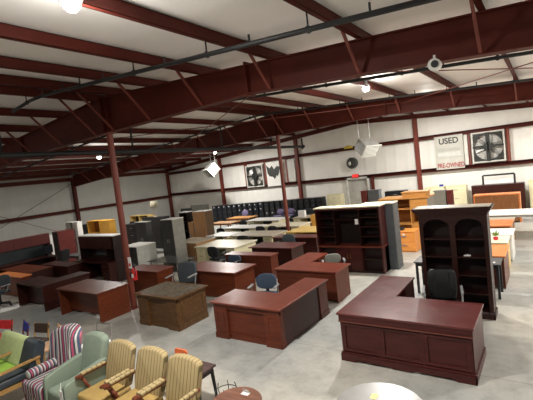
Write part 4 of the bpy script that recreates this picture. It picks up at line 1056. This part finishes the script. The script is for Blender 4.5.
for sx in (-1,1): MB().path([(sx*.2,-.2,0),(sx*.2,-.2,.45),(sx*.2,.2,.45),(sx*.2,.24,0)],.013,8).build('leg', 'chrome', t)
MB().path([(-.2,.2,.45),(-.2,.26,.74),(.2,.26,.74),(.2,.2,.45)],.014,8).build('back_frame', 'chrome', t); MB().box(-.21,.21,-.22,.22,.44,.48).build('seat', 'paper', t, .02)
tag(MB().prism(round_poly([(-.45,-.35),(.3,-.42),(.5,.1),(.15,.42),(-.35,.3)],.12), 0, .01).build('plastic_sheet', 'paper'), 'crumpled white sheet on the floor by the left edge', 'sheet').location = (-13.75, 5.0, 0.0)
t = thing('side_chair', 'small low chair with orange-red back behind the gold chairs', 'chair', (-4.75, 3.75, 0), 0)
t.name = 'side_chair'
MB().box(-.2,.2,-.18,.18,.42,.46).build('seat', 'orangecloth', t, .02); MB().slab(round_poly([(-.13,.56),(.13,.56),(.13,.66),(-.13,.66)],.04), .18, .21).build('backrest', 'orangecloth', t)
for sx in (-1,1): MB().tube((sx*.17,-.16,0),(sx*.17,-.16,.42),.015,8).build('leg', 'chairwood', t); MB().tube((sx*.13,.2,0),(sx*.11,.2,.64),.015,8).build('leg', 'chairwood', t)

# small tables in the foreground
t = thing('side_table', 'small dark table with splayed legs beside the rightmost gold chair', 'table', (-4.22, 3.67, 0))
box('tabletop', 'espresso_top', t, -.28, .28, -.2, .18, .59, .62, .006)
box('apron', 'espresso', t, -.25, .25, -.17, .15, .52, .59)
for sx in (-1,1):
    for sy in (-.15,.13): MB().tube((sx*.23,sy,.59),(sx*.26,sy*1.15,0),.028,8,.018).build('leg', 'blackplastic', t)
t = thing('wire_basket', 'small black wire stand on the floor by the round wooden table', 'wire stand', (-3.68, 3.72, 0))
def ring(r, z, rr=.006, n=20):
    mb = MB()
    for i in range(n): mb.tube((r*math.cos(2*PI*i/n), r*math.sin(2*PI*i/n), z),(r*math.cos(2*PI*(i+1)/n), r*math.sin(2*PI*(i+1)/n), z), rr, 5)
    return mb
ring(.12,.02).build('hoop', 'blacksteel', t); ring(.15,.36).build('hoop', 'blacksteel', t)
for k in range(6):
    a = 2*PI*k/6; MB().path([(.12*math.cos(a),.12*math.sin(a),0),(.10*math.cos(a),.10*math.sin(a),.2),(.15*math.cos(a),.15*math.sin(a),.36),(.13*math.cos(a),.13*math.sin(a),.44)],.006,5).build('wire', 'blacksteel', t)
t = thing('round_table', 'round wooden side table with white card, at the bottom edge left of centre', 'table', (-3.12, 3.30, 0))
MB().lathe([(.27,.555),(.30,.56),(.30,.585),(.285,.6)], 40).build('tabletop', 'roundwood', t)
MB().lathe([(.2,0),(.2,.02),(.05,.06),(.035,.3),(.06,.5),(.1,.555)], 20).build('pedestal', 'walnut', t, smooth=True)
tag(MB().box(-.05,.05,-.03,.03,0,.006).add([(-.045,.028,.006),(.045,.028,.006),(.045,.0,.06),(-.045,.0,.06)],[(0,1,2,3)]).build('price_card', 'paper'), 'white folded card on the round wooden side table', 'card').location = (-3.10, 3.45, .6)
t = thing('round_table', 'round grey-topped table with yellow tag, at the bottom edge right of centre', 'table', (-1.60, 3.86, 0))
MB().lathe([(.44,.565),(.47,.572),(.47,.592),(.46,.6)], 56).build('tabletop', 'greytop', t)
MB().lathe([(.28,0),(.28,.02),(.05,.04),(.05,.56),(.15,.565)], 24).build('pedestal', 'silver', t, smooth=True)
tag(MB().box(-.035,.035,-.05,.05,0,.003).build('price_tag', 'yellowpaper'), 'yellow tag lying on the round grey-topped table', 'tag').location = (-1.71, 4.0, .6)

# ------------------------------------------------------------------ camera, world, view
cam = bpy.data.cameras.new('camera'); co = bpy.data.objects.new('camera', cam); COL.objects.link(co)
f_px, pitch, roll_, yaw = 398.778, .0690592891, -.117141976, .619475596
cam.sensor_fit = 'HORIZONTAL'; cam.sensor_width = 36; cam.lens = f_px/533*36; cam.clip_end = 200
fw = Vector((-math.sin(yaw), math.cos(yaw), 0)); rt = Vector((math.cos(yaw), math.sin(yaw), 0)); up = Vector((0,0,1))
fw2 = fw*math.cos(pitch)-up*math.sin(pitch); up2 = up*math.cos(pitch)+fw*math.sin(pitch)
rt3 = rt*math.cos(roll_)+up2*math.sin(roll_); up3 = up2*math.cos(roll_)-rt*math.sin(roll_)
m = Matrix(((rt3.x, up3.x, -fw2.x, 0), (rt3.y, up3.y, -fw2.y, 0), (rt3.z, up3.z, -fw2.z, 3.2), (0,0,0,1)))
co.matrix_world = m
scene.camera = co
w = bpy.data.worlds.new('world'); scene.world = w; w.use_nodes = True
w.node_tree.nodes['Background'].inputs['Color'].default_value = (.8, .85, .9, 1); w.node_tree.nodes['Background'].inputs['Strength'].default_value = .3
vs = scene.view_settings; scene.display_settings.display_device = 'sRGB'
vs.view_transform = 'Standard'; vs.look = 'None'; vs.exposure = -.75; vs.gamma = 1.; vs.use_curve_mapping = False
scene.cycles.max_bounces = 8; scene.cycles.diffuse_bounces = 5
